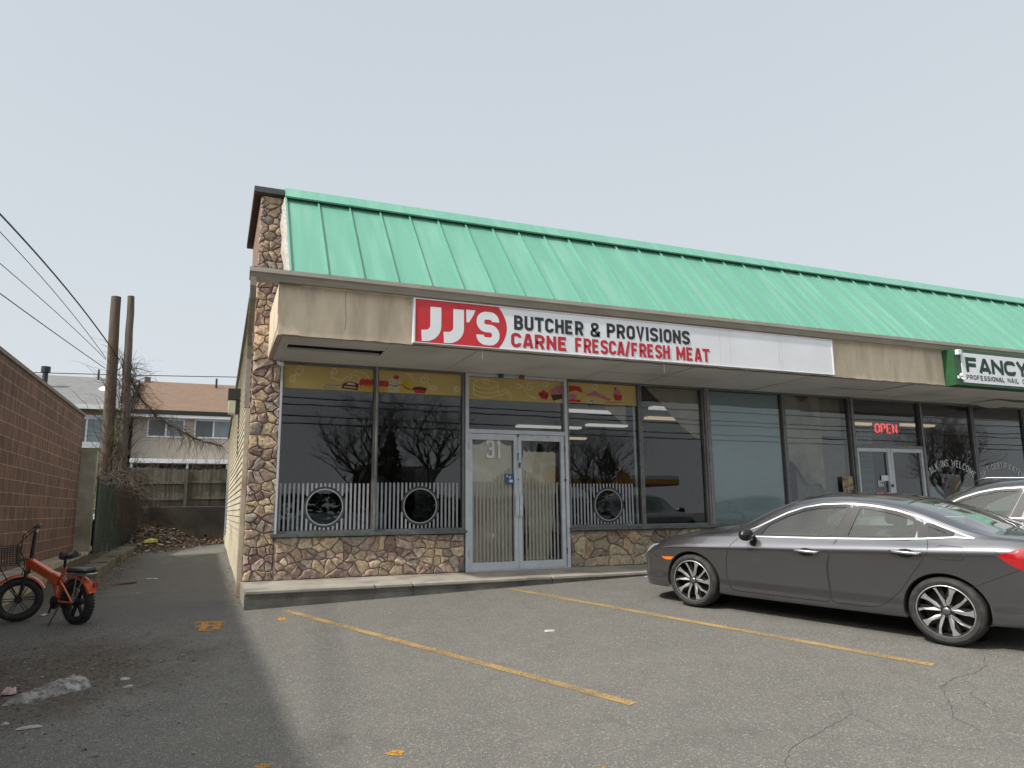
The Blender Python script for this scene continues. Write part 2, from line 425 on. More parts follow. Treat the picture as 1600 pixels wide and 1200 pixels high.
# ------------------------------------------------------------ common materials
ASPH = asphalt_mat()
CONC = mat('concrete', (.36, .33, .28), (.27, .25, .21), rough=.9, scale=3, c3=(.17, .155, .13), s3=1.7, bump=.5, bscale=60)
CONCD = mat('old_concrete', (.34, .32, .285), (.24, .225, .195), rough=.95, scale=4, c3=(.16, .16, .12), s3=1.1, bump=.6, bscale=40)
KERB = mat('kerb_concrete', (.15, .14, .12), (.085, .08, .07), rough=.95, scale=6, c3=(.05, .05, .045), s3=3, bump=.7, bscale=50)
STONE = mat('field_stone', (1.2, 1.15, 1.05), (.48, .45, .43), rough=.95, scale=20, detail=12, bump=1.0, bscale=26, attr='stone', lo=.34, hi=.66)
MORTAR = mat('mortar', (.34, .30, .245), (.25, .22, .18), rough=.95, scale=30, bump=.5)
STUCCO = mat('stucco', (.66, .55, .41), (.56, .465, .345), rough=.9, scale=2.2, stretch=(2.6, 2.6, .8), c3=(.46, .375, .275), s3=1.6, bump=.5, bscale=45)
SOFF = mat('soffit_board', (.74, .73, .70), (.66, .65, .62), rough=.75, scale=1.5, c3=(.55, .53, .50), s3=.9)
ALU = mat('aluminium', (.62, .655, .69), (.52, .55, .585), rough=.45, metal=.2, scale=6, r2=.55)
ALUD = mat('dark_aluminium', (.22, .215, .21), (.15, .145, .14), rough=.45, metal=.5, scale=7)
GREEN = mat('green_metal', (.135, .36, .262), (.118, .325, .238), rough=.42, metal=0, scale=.8, stretch=(5, .45, .45), c3=(.175, .395, .30), s3=1.1, coat=.1, bump=.12, bscale=3)
GREEND = mat('green_trim', (.022, .13, .085), (.018, .10, .065), rough=.5)
GUT = mat('gutter_metal', (.42, .38, .32), (.32, .29, .245), rough=.5, metal=.2, scale=3, stretch=(.6, 3, 3))
SIDING = mat('cream_siding', (.62, .56, .42), (.52, .47, .35), rough=.6, scale=1.2, c3=(.42, .36, .26), s3=.8)
TRIM = mat('cream_trim', (.58, .52, .39), (.45, .39, .29), rough=.6, scale=5, c3=(.30, .20, .12), s3=2.6)
GLASS = glass('shop_glass', (.92, .94, .94), 2.2)
VIN = mat('frosted_vinyl', (.36, .375, .39), (.29, .30, .32), rough=.5, scale=5)
WHITE = mat('white_paint', (.75, .76, .78), (.66, .67, .69), rough=.55, scale=2)
BLACK = mat('black_plastic', (.018, .018, .019), (.012, .012, .012), rough=.45)
RUB = mat('rubber', (.024, .024, .023), (.017, .017, .017), rough=.75, scale=30, c3=(.05, .047, .042), s3=8)
SLATE = mat('slate_sill', (.12, .14, .14), (.07, .08, .085), rough=.6, scale=10, bump=.6, bscale=20)
ROOM = mat('room_wall', (.16, .16, .155), (.13, .13, .125), rough=.9)
ROOMD = mat('room_dark', (.05, .05, .052), (.04, .04, .04), rough=.9)

# ------------------------------------------------------------ ground
def gh(x, y):
    xx = min(max(x, -3), 7)
    if y < 9.72: return -.093 + .029*xx + .052*(max(y, -2) - 9.72)
    return -.093 + .029*xx + .0165*(min(y, 24) - 9.72)
def ground():
    xs = [-160, -60, -30, -12, -6, -3.2] + [-3 + .4*i for i in range(26)] + [8, 12, 20, 35, 70, 160]
    ys = [-160, -80, -40, -20, -8, -4, -2] + [-1 + .4*i for i in range(27)] + [9.72] + [10 + .7*i for i in range(24)] + [28, 35, 60, 110, 200]
    ys = sorted(set(ys)); mb = MB()
    mb.grid([[(x, y, gh(x, y)) for y in ys] for x in xs])
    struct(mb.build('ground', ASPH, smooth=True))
ground()
def flat_on_ground(pts, lift=.004): return [(x, y, gh(x, y) + lift) for x, y in pts]
PAINT = new_mat('worn_yellow_paint')
def worn(name, colr, thr=.5, sc=45, edge=True):
    m, nt, out = new_mat(name); L = nt.links.new
    p = nd(nt, 'ShaderNodeBsdfPrincipled'); p.inputs['Roughness'].default_value = .8
    tr = nd(nt, 'ShaderNodeBsdfTransparent'); mx = nd(nt, 'ShaderNodeMixShader')
    tc = nd(nt, 'ShaderNodeTexCoord')
    n = nd(nt, 'ShaderNodeTexNoise'); n.inputs['Scale'].default_value = sc; n.inputs['Detail'].default_value = 8; n.inputs['Roughness'].default_value = .8
    n2 = nd(nt, 'ShaderNodeTexNoise'); n2.inputs['Scale'].default_value = 3; n2.inputs['Detail'].default_value = 3
    L(tc.outputs['Object'], n.inputs[0]); L(tc.outputs['Object'], n2.inputs[0])
    a = nd(nt, 'ShaderNodeMath'); a.operation = 'MULTIPLY_ADD'; a.inputs[1].default_value = .22
    L(n2.outputs[0], a.inputs[0]); L(n.outputs[0], a.inputs[2])
    r = nd(nt, 'ShaderNodeMapRange'); r.inputs[1].default_value = thr + .11 - .05; r.inputs[2].default_value = thr + .11 + .05
    L(a.outputs[0], r.inputs[0])
    cr = nd(nt, 'ShaderNodeMix'); cr.data_type = 'RGBA'; cr.inputs[6].default_value = c4(tuple(x*.7 for x in colr)); cr.inputs[7].default_value = c4(colr)
    L(n2.outputs[0], cr.inputs[0]); L(cr.outputs[2], p.inputs['Base Color'])
    L(r.outputs[0], mx.inputs[0]); L(tr.outputs[0], mx.inputs[1]); L(p.outputs[0], mx.inputs[2]); L(mx.outputs[0], out.inputs[0])
    return m
bpy.data.materials.remove(PAINT[0])
YEL = worn('worn_yellow', (.44, .29, .11), .47, 70)
ORA = worn('sprayed_orange', (.62, .29, .03), .47, 60)
def stripe(name, a, b, w, m):
    a = Vector(a); b = Vector(b); n = (b-a).normalized(); q = Vector((-n.y, n.x))*w/2
    mb = MB(); K = 16
    mb.grid([[(*((a.lerp(b, i/K)) + q*s), 0) for s in (-1, 1)] for i in range(K+1)])
    mb.v = [(x, y, gh(x, y)+.004) for x, y, z in mb.v]
    return struct(mb.build(name, m))
stripe('parking_line', (.90, 9.5), (2.85, 4.725), .092, YEL)
stripe('parking_line', (3.9, 9.62), (5.58, 4.5), .10, YEL)
def blotch(name, cx, cy, rx, ry, m, n=16, jag=.3, lift=.004):
    mb = MB(); c = mb.vert((cx, cy, gh(cx, cy)+lift)); ids = []
    for k in range(n):
        a = 2*pi*k/n; r = 1 + rnd(-jag, jag); x = cx + rx*r*cos(a); y = cy + ry*r*sin(a)
        ids.append(mb.vert((x, y, gh(x, y)+lift)))
    for k in range(n): mb.face([c, ids[k], ids[(k+1) % n]])
    return mb.build(name, m)
for (x, y, rx, ry) in ((1.10, 4.57, .065, .05), (.357, 4.70, .05, .03), (2.12, 3.87, .02, .02), (.819, 9.0, .05, .10)):
    struct(blotch('paint_mark', x, y, rx, ry, ORA))
mb = MB()
for pts in ([(-.09, 9.25), (.20, 9.12)], [(-.08, 9.0), (.21, 8.95)], [(-.02, 8.72), (.10, 8.72)], [(.02, 9.2), (-.02, 8.72)], [(.15, 9.15), (.12, 8.72)]):
    mb.ribbon([(pts[0][0], pts[0][1]), ((pts[0][0]+pts[1][0])/2, (pts[0][1]+pts[1][1])/2+.01), pts[1]], .075, lambda u, v, l: (u, v, gh(u, v)+.004+l), lift=len(mb.f)*.0004)
struct(mb.build('paint_mark', ORA))
CRACK = mat('crack', (.085, .082, .076), (.055, .053, .05), rough=1)
def crack(pts, w=.0045):
    P = [Vector(p) for p in pts]; Q = []
    for a, b in zip(P, P[1:]):
        n = max(2, int((b-a).length/.06))
        for k in range(n): Q.append(a.lerp(b, k/n) + Vector((rnd(-1, 1), rnd(-1, 1)))*.014)
    mb = MB(); mb.ribbon([tuple(q) for q in Q], w, lambda u, v, l: (u, v, gh(u, v)+.003))
    struct(mb.build('pavement_crack', CRACK))
crack([(6.2, 4.5), (5.94, 4.31), (5.66, 4.2), (5.39, 4.18), (5.12, 4.09), (4.92, 3.89), (4.6, 3.6), (4.5, 3.3)])
crack([(5.45, 4.16), (5.3, 3.95), (5.14, 3.87), (4.9, 3.5)], .003)
crack([(4.4, 4.35), (4.2, 4.1), (4.06, 3.93), (3.7, 3.8), (3.38, 3.69), (3.2, 3.6), (2.9, 3.3)], .003)
crack([(4.06, 3.93), (4.0, 3.6), (4.1, 3.3), (4.3, 3.1)], .0025)
crack([(2.0, 8.4), (2.5, 8.1), (3.2, 8.2), (3.6, 7.9)], .004)
crack([(-1.5, 12.2), (-.9, 12.0), (-.1, 12.4), (.3, 12.2)], .012)
crack([(-.9, 16.1), (-.3, 15.9), (.4, 16.2)], .012)
crack([(-2.0, 11.0), (-1.1, 10.7), (-.2, 10.9), (.3, 10.6)], .006)
# pale streaks of worn concrete in the alley
LIGHTD = worn('pale_scuffs', (.30, .28, .24), .56, 30)
struct(blotch('scuff_mark', -.85, 12.3, .55, .28, LIGHTD, jag=.4))
struct(blotch('scuff_mark', -.55, 18.6, .7, 1.0, LIGHTD, jag=.4))
PATCH = mat('pale_patch', (.15, .14, .12), (.11, .105, .09), rough=.95, scale=6)
mb = MB(); mb.poly([(x, y, gh(x, y)+.006) for x, y in ((-.55, 19.2), (.42, 20.3), (.42, 22.5), (.0, 22.2), (-.9, 21.0), (-.9, 20.4))]); struct(mb.build('concrete_slab', PATCH))

# ------------------------------------------------------------ sidewalk
def sidewalk():
    mb = MB(); X0, X1 = .44, 24
    joints = [X0, 2.55, 4.60, 6.6, 8.6, 10.6, 13, 16, 20, X1]
    N = 6
    for a, b in zip(joints, joints[1:]):
        a2, b2 = a + (.0 if a == X0 else .006), b - .006
        mb.cur = 0
        mb.box((a2, 9.86, -.4), (b2, 11.06, .15)); 
        mb.box((a2, 9.725, .10), (b2, 9.86, .15 + .0), bev=.012)
        mb.cur = 1
        mb.box((a2, 9.74, -.4), (b2, 9.858, .0995))
    mb.cur = 1; mb.box((X0+.01, 9.76, -.4), (X1, 11.05, .135))
    struct(mb.build('sidewalk', [CONC, KERB]))
    c = MB()
    c.ribbon([(2.02, .155), (2.06, .08), (2.0, -.03)], .012, lambda u, v, l: (u, 9.722, v)); struct(c.build('sidewalk_crack', CRACK))
sidewalk()

# ------------------------------------------------------------ stone cladding
PALETTE_ = [(.38, .29, .215), (.42, .335, .235), (.32, .24, .20), (.25, .185, .165), (.29, .21, .185), (.40, .34, .26), (.34, .28, .21), (.46, .375, .255), (.27, .21, .19), (.36, .29, .26), (.24, .18, .165), (.44, .345, .25), (.30, .27, .235)]
PALETTE = [(min(.8, a*1.42), min(.75, b*1.43), min(.65, c*1.47)) for a, b, c in PALETTE_]
def clip(poly, nx, ny, c):
    out = []
    for i in range(len(poly)):
        a, b = poly[i-1], poly[i]; da = nx*a[0]+ny*a[1]-c; db = nx*b[0]+ny*b[1]-c
        if da <= 0 and db <= 0: out.append(b)
        elif da <= 0 < db or db <= 0 < da:
            t = da/(da-db); q = (a[0]+(b[0]-a[0])*t, a[1]+(b[1]-a[1])*t); out.append(q)
            if db <= 0: out.append(b)
    return out
def stones(mb, u0, u1, v0, v1, fn, sx=.26, sy=.14, seed=1, pal=None, depth=.032):
    rr = random.Random(seed); pts = []
    pal = pal or PALETTE
    rows = max(1, round((v1-v0)/sy)); hv = (v1-v0)/rows
    for r in range(rows):
        cols = max(1, round((u1-u0)/(sx*rr.uniform(.7, 1.35)))); hu = (u1-u0)/cols; ph = rr.uniform(-.4, .4)
        for c in range(-1, cols+1):
            if rr.random() < .17: continue
            u = u0 + (c+.5+ph+rr.uniform(-.32, .32))*hu; v = v0 + (r+.5+rr.uniform(-.36, .36))*hv
            if u0-.02 < u < u1+.02: pts.append((u, v))
            if rr.random() < .26: pts.append((u+rr.uniform(.25, .45)*hu, v+rr.uniform(-.4, .4)*hv))
    asp = sx/sy*.8
    P = [(u/asp, v) for u, v in pts]
    for i, (x, y) in enumerate(P):
        poly = [(u0/asp, v0), (u1/asp, v0), (u1/asp, v1), (u0/asp, v1)]
        for j, (X, Y) in enumerate(P):
            if i == j or abs(X-x) > .6 or abs(Y-y) > .6: continue
            nx, ny = X-x, Y-y; c = (X*X+Y*Y-x*x-y*y)/2; poly = clip(poly, nx, ny, c)
            if len(poly) < 3: break
        if len(poly) < 3: continue
        q = [(a*asp, b) for a, b in poly]
        cx = sum(a for a, b in q)/len(q); cy = sum(b for a, b in q)/len(q)
        per = []
        for k in range(len(q)):
            a, b = q[k], q[(k+1) % len(q)]; L = math.hypot(b[0]-a[0], b[1]-a[1])
            m = max(1, int(L/.035))
            for z in range(m): per.append((a[0]+(b[0]-a[0])*z/m, a[1]+(b[1]-a[1])*z/m))
        if len(per) < 5: continue
        for z in range(0):    # soften corners
            per = [((per[k-1][0]+2*p[0]+per[(k+1) % len(per)][0])/4, (per[k-1][1]+2*p[1]+per[(k+1) % len(per)][1])/4) for k, p in enumerate(per)]
        def wp(a, b): return (a+.030*_nz((a*8+seed*3.1, b*8, .3))+.010*_nz((a*25, b*25, 4.3)), b+.026*_nz((a*8, b*8, 7.7+seed))+.010*_nz((a*25, b*25, 9.1)))
        per = [(min(max(a, u0+.002), u1-.002), min(max(b, v0+.002), v1-.002)) for a, b in (wp(a, b) for a, b in per)]
        cx, cy = wp(cx, cy)
        size = min(max(a for a, b in q)-min(a for a, b in q), max(b for a, b in q)-min(b for a, b in q))
        g = min(.0055, size*.06)
        def inset(d, jit=0):
            out = []
            for a, b in per:
                dx, dy = cx-a, cy-b; L = math.hypot(dx, dy) or 1; k = min(d/L, .75)
                out.append((a+dx*k+rr.uniform(-jit, jit), b+dy*k+rr.uniform(-jit, jit)))
            return out
        c = rr.choice(pal); f = rr.uniform(.8, 1.15); mb.col = (c[0]*f, c[1]*f, c[2]*f)
        dp = depth*rr.uniform(.6, 1.15); tu, tv = rr.uniform(-.12, .12), rr.uniform(-.14, .14)
        rings = [(inset(g, .002), 0), (inset(g+.002, .0025), dp*.7), (inset(g+.008, .004), dp*.95), (inset(g+.25*size, .006), dp*1.05)]
        ids = []
        for ring, d in rings:
            ids.append([mb.vert(fn(a, b, d + (tu*(a-cx)+tv*(b-cy) if d > 0 else 0) + (rr.uniform(-.005, .005) if d > 0 else 0))) for a, b in ring])
        n = len(per)
        for A, B in zip(ids, ids[1:]):
            for k in range(n): mb.face([A[k], A[(k+1) % n], B[(k+1) % n], B[k]])
        cc = mb.vert(fn(cx, cy, dp*1.05+rr.uniform(-.003, .004)))
        for k in range(n): mb.face([ids[-1][k], ids[-1][(k+1) % n], cc])
    mb.col = (1, 1, 1)

# ------------------------------------------------------------ the shop building
BL = thing('shop_building', (.44, 11.05, .15), 'long low shop building with green metal roof, stone corner pier and glass shopfronts', 'building')
XE = 22.0
YG = 11.05
# pier and stone base
mb = MB(); mb.box((.45, 11.02, .0), (.845, 13.3, 5.84)); pier_core = mb
PIER = mb.build('stone_pier', mat('pier_brick', (.24, .15, .12), (.17, .11, .09), rough=.9, scale=12, bump=.5), BL)
mb = MB(); stones(mb, .445, .85, .15, 5.84, lambda u, v, d: (u, 11.018-d, v), .17, .115, 3, depth=.03); mb.build('stone_facing', STONE, PIER, smooth=True, sharp=50)
PAL2 = [(.42, .37, .27), (.46, .40, .29), (.36, .31, .25), (.27, .20, .18), (.49, .43, .32), (.38, .31, .25), (.50, .37, .25), (.32, .25, .22)]
for xa, xb, sx_, sy_, sd_, pl_ in ((.852, 3.69, .205, .12, 11, None), (5.53, 12.0, .23, .155, 5, PAL2), (14.05, 18.0, .24, .16, 6, PAL2)):
    BASE = bx('stone_base_wall', (xa, 11.0, 0), (xb, 11.12, .745), MORTAR, BL)
    mb = MB(); stones(mb, xa+.01, xb-.01, .15, .742, lambda u, v, d: (u, 10.998-d, v), sx_, sy_, sd_, pal=pl_); mb.build('stone_facing', STONE, BASE, smooth=True, sharp=50)
for a, b in ((.80, 3.705), (5.525, 12.02), (14.03, XE)):
    mb = MB()
    K = int((b-a)/.12)
    for i in range(K):
        x0 = a+(b-a)*i/K; x1 = a+(b-a)*(i+1)/K; j = rnd(-.004, .004)
        mb.box((x0, 10.90+j, .747), (x1, 11.06, .792))
    mb.build('window_sill', SLATE, BL)
# roof: sloping pans, standing ribs, ridge cap
mb = MB(); Y0, Z0, Y1, Z1 = 9.35, 4.135, 10.80, 5.83
sl_ = Vector((0, Y1-Y0, Z1-Z0)).normalized(); nn_ = Vector((0, -sl_.z, sl_.y))
LEN = math.hypot(Y1-Y0, Z1-Z0)
def rp(x, s, h): return (x, Y0+sl_.y*s+nn_.y*h, Z0+sl_.z*s+nn_.z*h)
nr = int((XE-.785)/.467)
for k in range(nr):
    xa = .785+.467*k; wob = [rnd(-.0035, .0035) for _ in range(3)]
    cols = [xa, xa+.12, xa+.233, xa+.35, xa+.467]
    mb.grid([[rp(x, s, (0 if i in (0, 4) else wob[i-1]*sin(s*3+k))) for s in (0, .3, .7, 1.1, 1.5, 1.9, LEN-.06)] for i, x in enumerate(cols)])
ROOF = mb.build('roof', GREEN, BL, smooth=True)
mb = MB()
for k in range(nr+1):
    xa = .785+.467*k; w = .011
    P = [rp(xa-w, .0, .0), rp(xa+w, .0, .0), rp(xa+w, .0, .035), rp(xa-w, .0, .035)]; Q = [rp(xa-w, LEN-.03, .0), rp(xa+w, LEN-.03, .0), rp(xa+w, LEN-.03, .035), rp(xa-w, LEN-.03, .035)]
    i = [mb.vert(p) for p in P]; j = [mb.vert(p) for p in Q]
    for a in range(4): mb.face([i[a], i[(a+1) % 4], j[(a+1) % 4], j[a]])
    mb.face(i[::-1]); mb.face(j)
mb.build('roof_rib', GREEN, ROOF)['kind'] = 'stuff'
mb = MB(); mb.prism([(10.615, 5.695), (10.60, 5.715), (10.80, 5.925), (11.0, 5.925), (11.0, 5.90), (10.81, 5.90)], lambda u, v, t: (t, u, v), .775, XE); mb.build('ridge_cap', GREEN, ROOF)
mb = MB(); mb.poly([rp(.79, LEN-.09, -.004), rp(XE, LEN-.09, -.004), (XE, 10.9, 5.788), (.79, 10.9, 5.788)]); mb.build('ridge_closure', GREEND, ROOF)
mb = MB(); mb.box((.78, 9.325, 4.10), (XE, 9.36, 4.137)); mb.build('drip_edge', GREEND, ROOF)
mb = MB(); mb.box((.86, 11.0, 3.3), (XE, 11.3, 5.786)); mb.box((.62, 11.3, 3.35), (XE, 26.5, 3.6)); mb.build('parapet', mat('grey_render', (.3, .29, .27)), BL)
# open left end of the mansard with peeling flashing
mb = MB(); mb.poly([(.80, 9.37, 4.12), (.80, 10.80, 5.78), (.80, 11.0, 5.78), (.80, 11.0, 4.12)]); mb.build('roof_end_board', mat('raw_board', (.10, .085, .07), (.06, .05, .04), rough=.9), BL)
mb = MB(); pr = []
for k in range(13):
    t = k/12; y = 9.42+1.35*t; z = 4.14+1.63*t; b = .035*sin(t*3.0)+.012*sin(t*19)
    pr.append([(.792, y, z+.01), (.775-b, y-.01, z-.02), (.765-b*1.3, y+.02, z-.10-.06*(1-t)), (.742-b, y+.05, z-.13-.07*(1-t))])
mb.grid(pr); mb.build('peeling_flashing', mat('dirty_flashing', (.42, .40, .36), (.25, .235, .21), rough=.7, scale=20), BL, smooth=True)
# coping over the pier wing
mb = MB(); mb.box((.345, 10.93, 5.862), (.80, 13.5, 5.95)); CP = mb.build('coping', mat('slate_coping', (.075, .09, .092), (.05, .06, .062), rough=.5), BL)
mb = MB(); mb.box((.352, 10.95, 5.842), (.80, 13.48, 5.8615)); mb.build('coping_soffit', mat('brown_board', (.12, .065, .045), (.08, .045, .03), rough=.8, scale=4), CP)
# fascia, gutter, soffit
mb = MB(); mb.box((.66, 9.32, 3.30), (XE, 9.40, 4.02)); mb.box((.655, 9.401, 3.32), (.72, 11.0, 4.0)); mb.build('fascia', STUCCO, BL)
mb = MB(); prof = [(9.30, 3.965), (9.235, 3.965), (9.20, 4.03), (9.175, 4.05), (9.175, 4.105), (9.19, 4.105), (9.19, 4.06), (9.30, 4.06)]
mb.prism(prof, lambda u, v, t: (t, u, v), .285, XE)
mb.box((.30, 9.305, 3.98), (.86, 9.40, 4.10))
GU = mb.build('gutter', GUT, BL)
mb = MB()
RUSTW = mat('rust_streak', (.36, .27, .175), (.42, .33, .23), rough=.9, scale=15)
mb.ribbon([(1.49, 3.96), (1.485, 3.8), (1.50, 3.6), (1.49, 3.42)], .009, lambda u, v, l: (u, 9.3185, v)); mb.build('water_stain', RUSTW, BL)
mb = MB()
def rect_tube(mb, pts, a, b):
    pts = [Vector(p) for p in pts]; R = []
    for i, p in enumerate(pts):
        R.append([mb.vert(p+Vector(q)) for q in ((-a, -b, 0), (a, -b, 0), (a, b, 0), (-a, b, 0))])
    for A, B in zip(R, R[1:]):
        for k in range(4): mb.face([A[k], A[(k+1) % 4], B[(k+1) % 4], B[k]])
    mb.face(R[0]); mb.face(R[-1])
rect_tube(mb, [(.335, 9.25, 3.99), (.335, 9.26, 3.88), (.345, 9.36, 3.74), (.375, 10.75, 3.62), (.395, 11.05, 3.50), (.40, 11.12, 3.32), (.40, 11.12, 2.6)], .035, .04)
mb.build('downspout', mat('spout_metal', (.33, .30, .245), (.25, .225, .185), rough=.5), BL)
bx('corner_trim', (.385, 11.06, -.05), (.447, 11.20, 2.59), TRIM, BL)
mb = MB()
P0 = [(.72, 9.402), (XE, 9.402), (XE, 10.99), (.72, 10.99)]
# soffit boards with a vent opening and butt joints
vx0, vx1, vy0, vy1 = .83, 2.12, 9.80, 10.12
def slab(x0, x1, y0, y1, dz=0): mb.box((x0, y0, 3.305+dz), (x1, y1, 3.325+dz))
slab(.722, vx0, 9.402, 10.995); slab(vx0, vx1, 9.402, vy0); slab(vx0, vx1, vy1, 10.995)
xs = [vx1, 3.35, 4.57, 5.79, 7.01, 8.23, 9.45, 10.67, 11.9, 13.1, 14.3, 15.5, 16.7, 17.9, 19.2, 20.6, XE]
for i, (a, b) in enumerate(zip(xs, xs[1:])):
    for j, (c, d) in enumerate(((9.402, 10.2), (10.2, 10.995))):
        sg = rnd(-.008, .004)
        z = 3.305
        P = [[(a+.003+(b-a-.006)*u, c+.003+(d-c-.006)*v, z+sg+(-.014*(sin(pi*u)*sin(pi*v))*((i*7+j*3) % 3))) for v in (0, .25, .5, .75, 1)] for u in (0, .25, .5, .75, 1)]
        mb.grid(P)
mb.build('soffit', SOFF, BL)
bx('soffit_backing', (.73, 9.41, 3.34), (XE, 10.99, 3.36), BLACK, BL)
mb = MB(); mb.box((vx0-.03, vy0-.03, 3.292), (vx1+.03, vy0, 3.304)); mb.box((vx0-.03, vy1, 3.292), (vx1+.03, vy1+.03, 3.304)); mb.box((vx0-.03, vy0, 3.292), (vx0, vy1, 3.304)); mb.box((vx1, vy0, 3.292), (vx1+.03, vy1, 3.304)); mb.build('vent_frame', SOFF, BL)
mb = MB(); pr = []
for k in range(9):
    u = k/8; pr.append([(15.35+1.15*u, 10.2+.55*v, 3.29-.085*sin(pi*u)*(.4+.6*v)) for v in (0, .5, 1)])
mb.grid(pr); mb.build('sagging_soffit_panel', SOFF, BL, smooth=True)
# ragged sealant under the fascia
mb = MB(); x = .7; pts = []
while x < 14: pts.append((x, 3.302+rnd(-.010, .004))); x += rnd(.05, .2)
mb.ribbon(pts, .011, lambda u, v, l: (u, 9.317, v)); mb.build('fascia_drip_line', mat('tar', (.06, .055, .05), (.03, .03, .03), rough=.8), BL)
# side wall with lap siding
def ztop(y): return 4.72-.075*(y-11.2)
mb = MB(); z = -.08; pitch = .112
while z < 4.7:
    ya = 11.2; 
    if z+pitch > ztop(26): ye = 11.2+(4.72-(z+pitch))/.075
    else: ye = 26.3
    if ye > ya+.05: 
        mb.poly([(.436, ya, z), (.436, ye, z), (.452, ye, z+pitch), (.452, ya, z+pitch)]); mb.poly([(.436, ya, z), (.436, ye, z), (.47, ye, z), (.47, ya, z)])
    z += pitch
SW = mb.build('side_wall', SIDING, BL)
mb = MB(); mb.prism([(11.2, -.2), (26.3, -.2), (26.3, ztop(26.3)-.02), (11.2, 4.70)], lambda u, v, t: (t, u, v), .455, .60); mb.build('side_wall_core', mat('wall_core', (.4, .36, .28)), SW)
mb = MB(); mb.prism([(11.2, 4.70), (26.35, ztop(26.35)-.02), (26.35, ztop(26.35)+.06), (11.2, 4.78)], lambda u, v, t: (t, u, v), .40, .62); mb.build('side_wall_coping', BLACK, SW)
GR1 = mat('graffiti_paint', (.13, .16, .26), (.4, .4, .44), rough=.6, scale=9, lo=.48, hi=.52)
mb = MB(); mb.poly([(.431, 23.2, .5), (.431, 25.6, .4), (.431, 25.6, 1.9), (.431, 23.2, 2.1)]); mb.build('side_wall_graffiti', GR1, SW)
# shopfront glass bays
def bar(mb, x0, x1, z0, z1, y0=10.985, y1=11.11): mb.box((x0, y0, z0), (x1, y1, z1))
def bay(x0, x1, z0, z1, fm, fw=.035, gm=GLASS, label=None, name='window', y=YG):
    mb = MB(); w = fw
    mb.box((x0, 11.0, z0), (x0+w, 11.10, z1)); mb.box((x1-w, 11.0, z0), (x1, 11.10, z1))
    mb.box((x0+w, 11.004, z0), (x1-w, 11.096, z0+w)); mb.box((x0+w, 11.004, z1-w), (x1-w, 11.096, z1))
    fr = mb.build(name, fm, BL)
    if label: fr['label'] = label
    g = MB(); g.box((x0+w-.004, y, z0+w-.004), (x1-w+.004, y+.006, z1-w+.004)); 
    g.f = g.f[2:3]; g.m = g.m[:1]; g.c = g.c[:1]
    g.build('glass', gm, fr)
    return fr
ZB, ZT = .793, 3.302
W1 = bay(.856, 2.262, ZB, ZT, ALUD); W2 = bay(2.266, 3.694, ZB, ZT, ALUD)
W3 = bay(5.535, 6.99, ZB, ZT, ALUD); W4 = bay(6.995, 8.37, ZB, ZT, ALUD)
W5 = bay(8.48, 10.27, ZB, ZT, ALUD); W6 = bay(10.275, 12.0, ZB, ZT, ALUD)
W7 = bay(14.04, 15.64, ZB, ZT, ALUD); W8 = bay(15.66, 17.4, ZB, ZT, ALUD); W9 = bay(17.42, 19.4, ZB, ZT, ALUD); W10 = bay(19.42, 21.9, ZB, ZT, ALUD)
mb = MB(); mb.box((8.375, 10.97, .15+.6), (8.475, 11.12, 3.30)); mb.box((8.41, 10.955, .75), (8.44, 10.969, 3.30)); mb.build('mullion', mat('grey_mullion', (.28, .275, .265), (.2, .195, .19), rough=.5, metal=.3), BL)
for x in (.845,):
    bx('window_jamb', (x-.0, 10.972, .793), (x+.03, 10.998, 3.30), ALU, BL)
mb = MB(); mb.box((2.25, 10.965, .793), (2.278, 10.998, 3.30)); mb.box((2.255, 10.957, .793), (2.273, 10.964, 1.9)); mb.build('mullion', mat('worn_mullion', (.36, .34, .30), (.16, .155, .15), rough=.45, metal=.4, scale=3, stretch=(1, 1, .6)), BL)

YD = 11.042
FD = lambda u, v, l: (u, YD - l, v)
# swirling sweets banner across the tops of the first bays
OLIVE = mat('banner_film', (.62, .47, .17), (.52, .38, .12), rough=.6, scale=.8)
CREAM = mat('banner_cream', (.72, .64, .38), (.66, .58, .34), rough=.6)
RED = mat('print_red', (.62, .04, .035), (.42, .02, .02), rough=.6, scale=20); BROWN = mat('print_brown', (.10, .035, .02), (.07, .025, .02), rough=.6)
PINK = mat('print_pink', (.55, .20, .28), (.5, .15, .22), rough=.6); YELL = mat('print_yellow', (.65, .45, .05), (.55, .35, .03), rough=.6); OFFW = mat('print_cream', (.60, .55, .38), (.5, .45, .3), rough=.6)
def spiral(cx, cy, r0, r1, a0, turns, sgn=1, n=22):
    return [(cx+(r0+(r1-r0)*k/n)*cos(a0+sgn*2*pi*turns*k/n), cy+(r0+(r1-r0)*k/n)*sin(a0+sgn*2*pi*turns*k/n)) for k in range(n+1)]
def disc(mb, cx, cy, rx, ry, lift, n=14, a0=0, a1=2*pi):
    mb.poly([FD(cx+rx*cos(a0+(a1-a0)*k/n), cy+ry*sin(a0+(a1-a0)*k/n), lift) for k in range(n+(0 if a1-a0 > 6.28 else 1))])
def banner(w, x0, x1, z0, z1):
    mb = MB(); mb.poly([FD(x0, z0, 0), FD(x1, z0, 0), FD(x1, z1, 0), FD(x0, z1, 0)]); return mb
mats_ = [OLIVE, CREAM, RED, BROWN, PINK, YELL, OFFW]
b1 = banner(W1, .895, 2.225, 2.91, 3.265)
b1.cur = 1
for s in (spiral(1.10, 3.18, .02, .08, 0, 1.3), spiral(1.03, 3.05, .02, .06, 2, 1.2, -1), spiral(1.95, 3.08, .02, .10, 3.1, 1.1), spiral(1.62, 3.20, .02, .05, 1, 1.2)):
    b1.ribbon(s, .017, FD, lift=.0006+len(b1.f)*.00001)
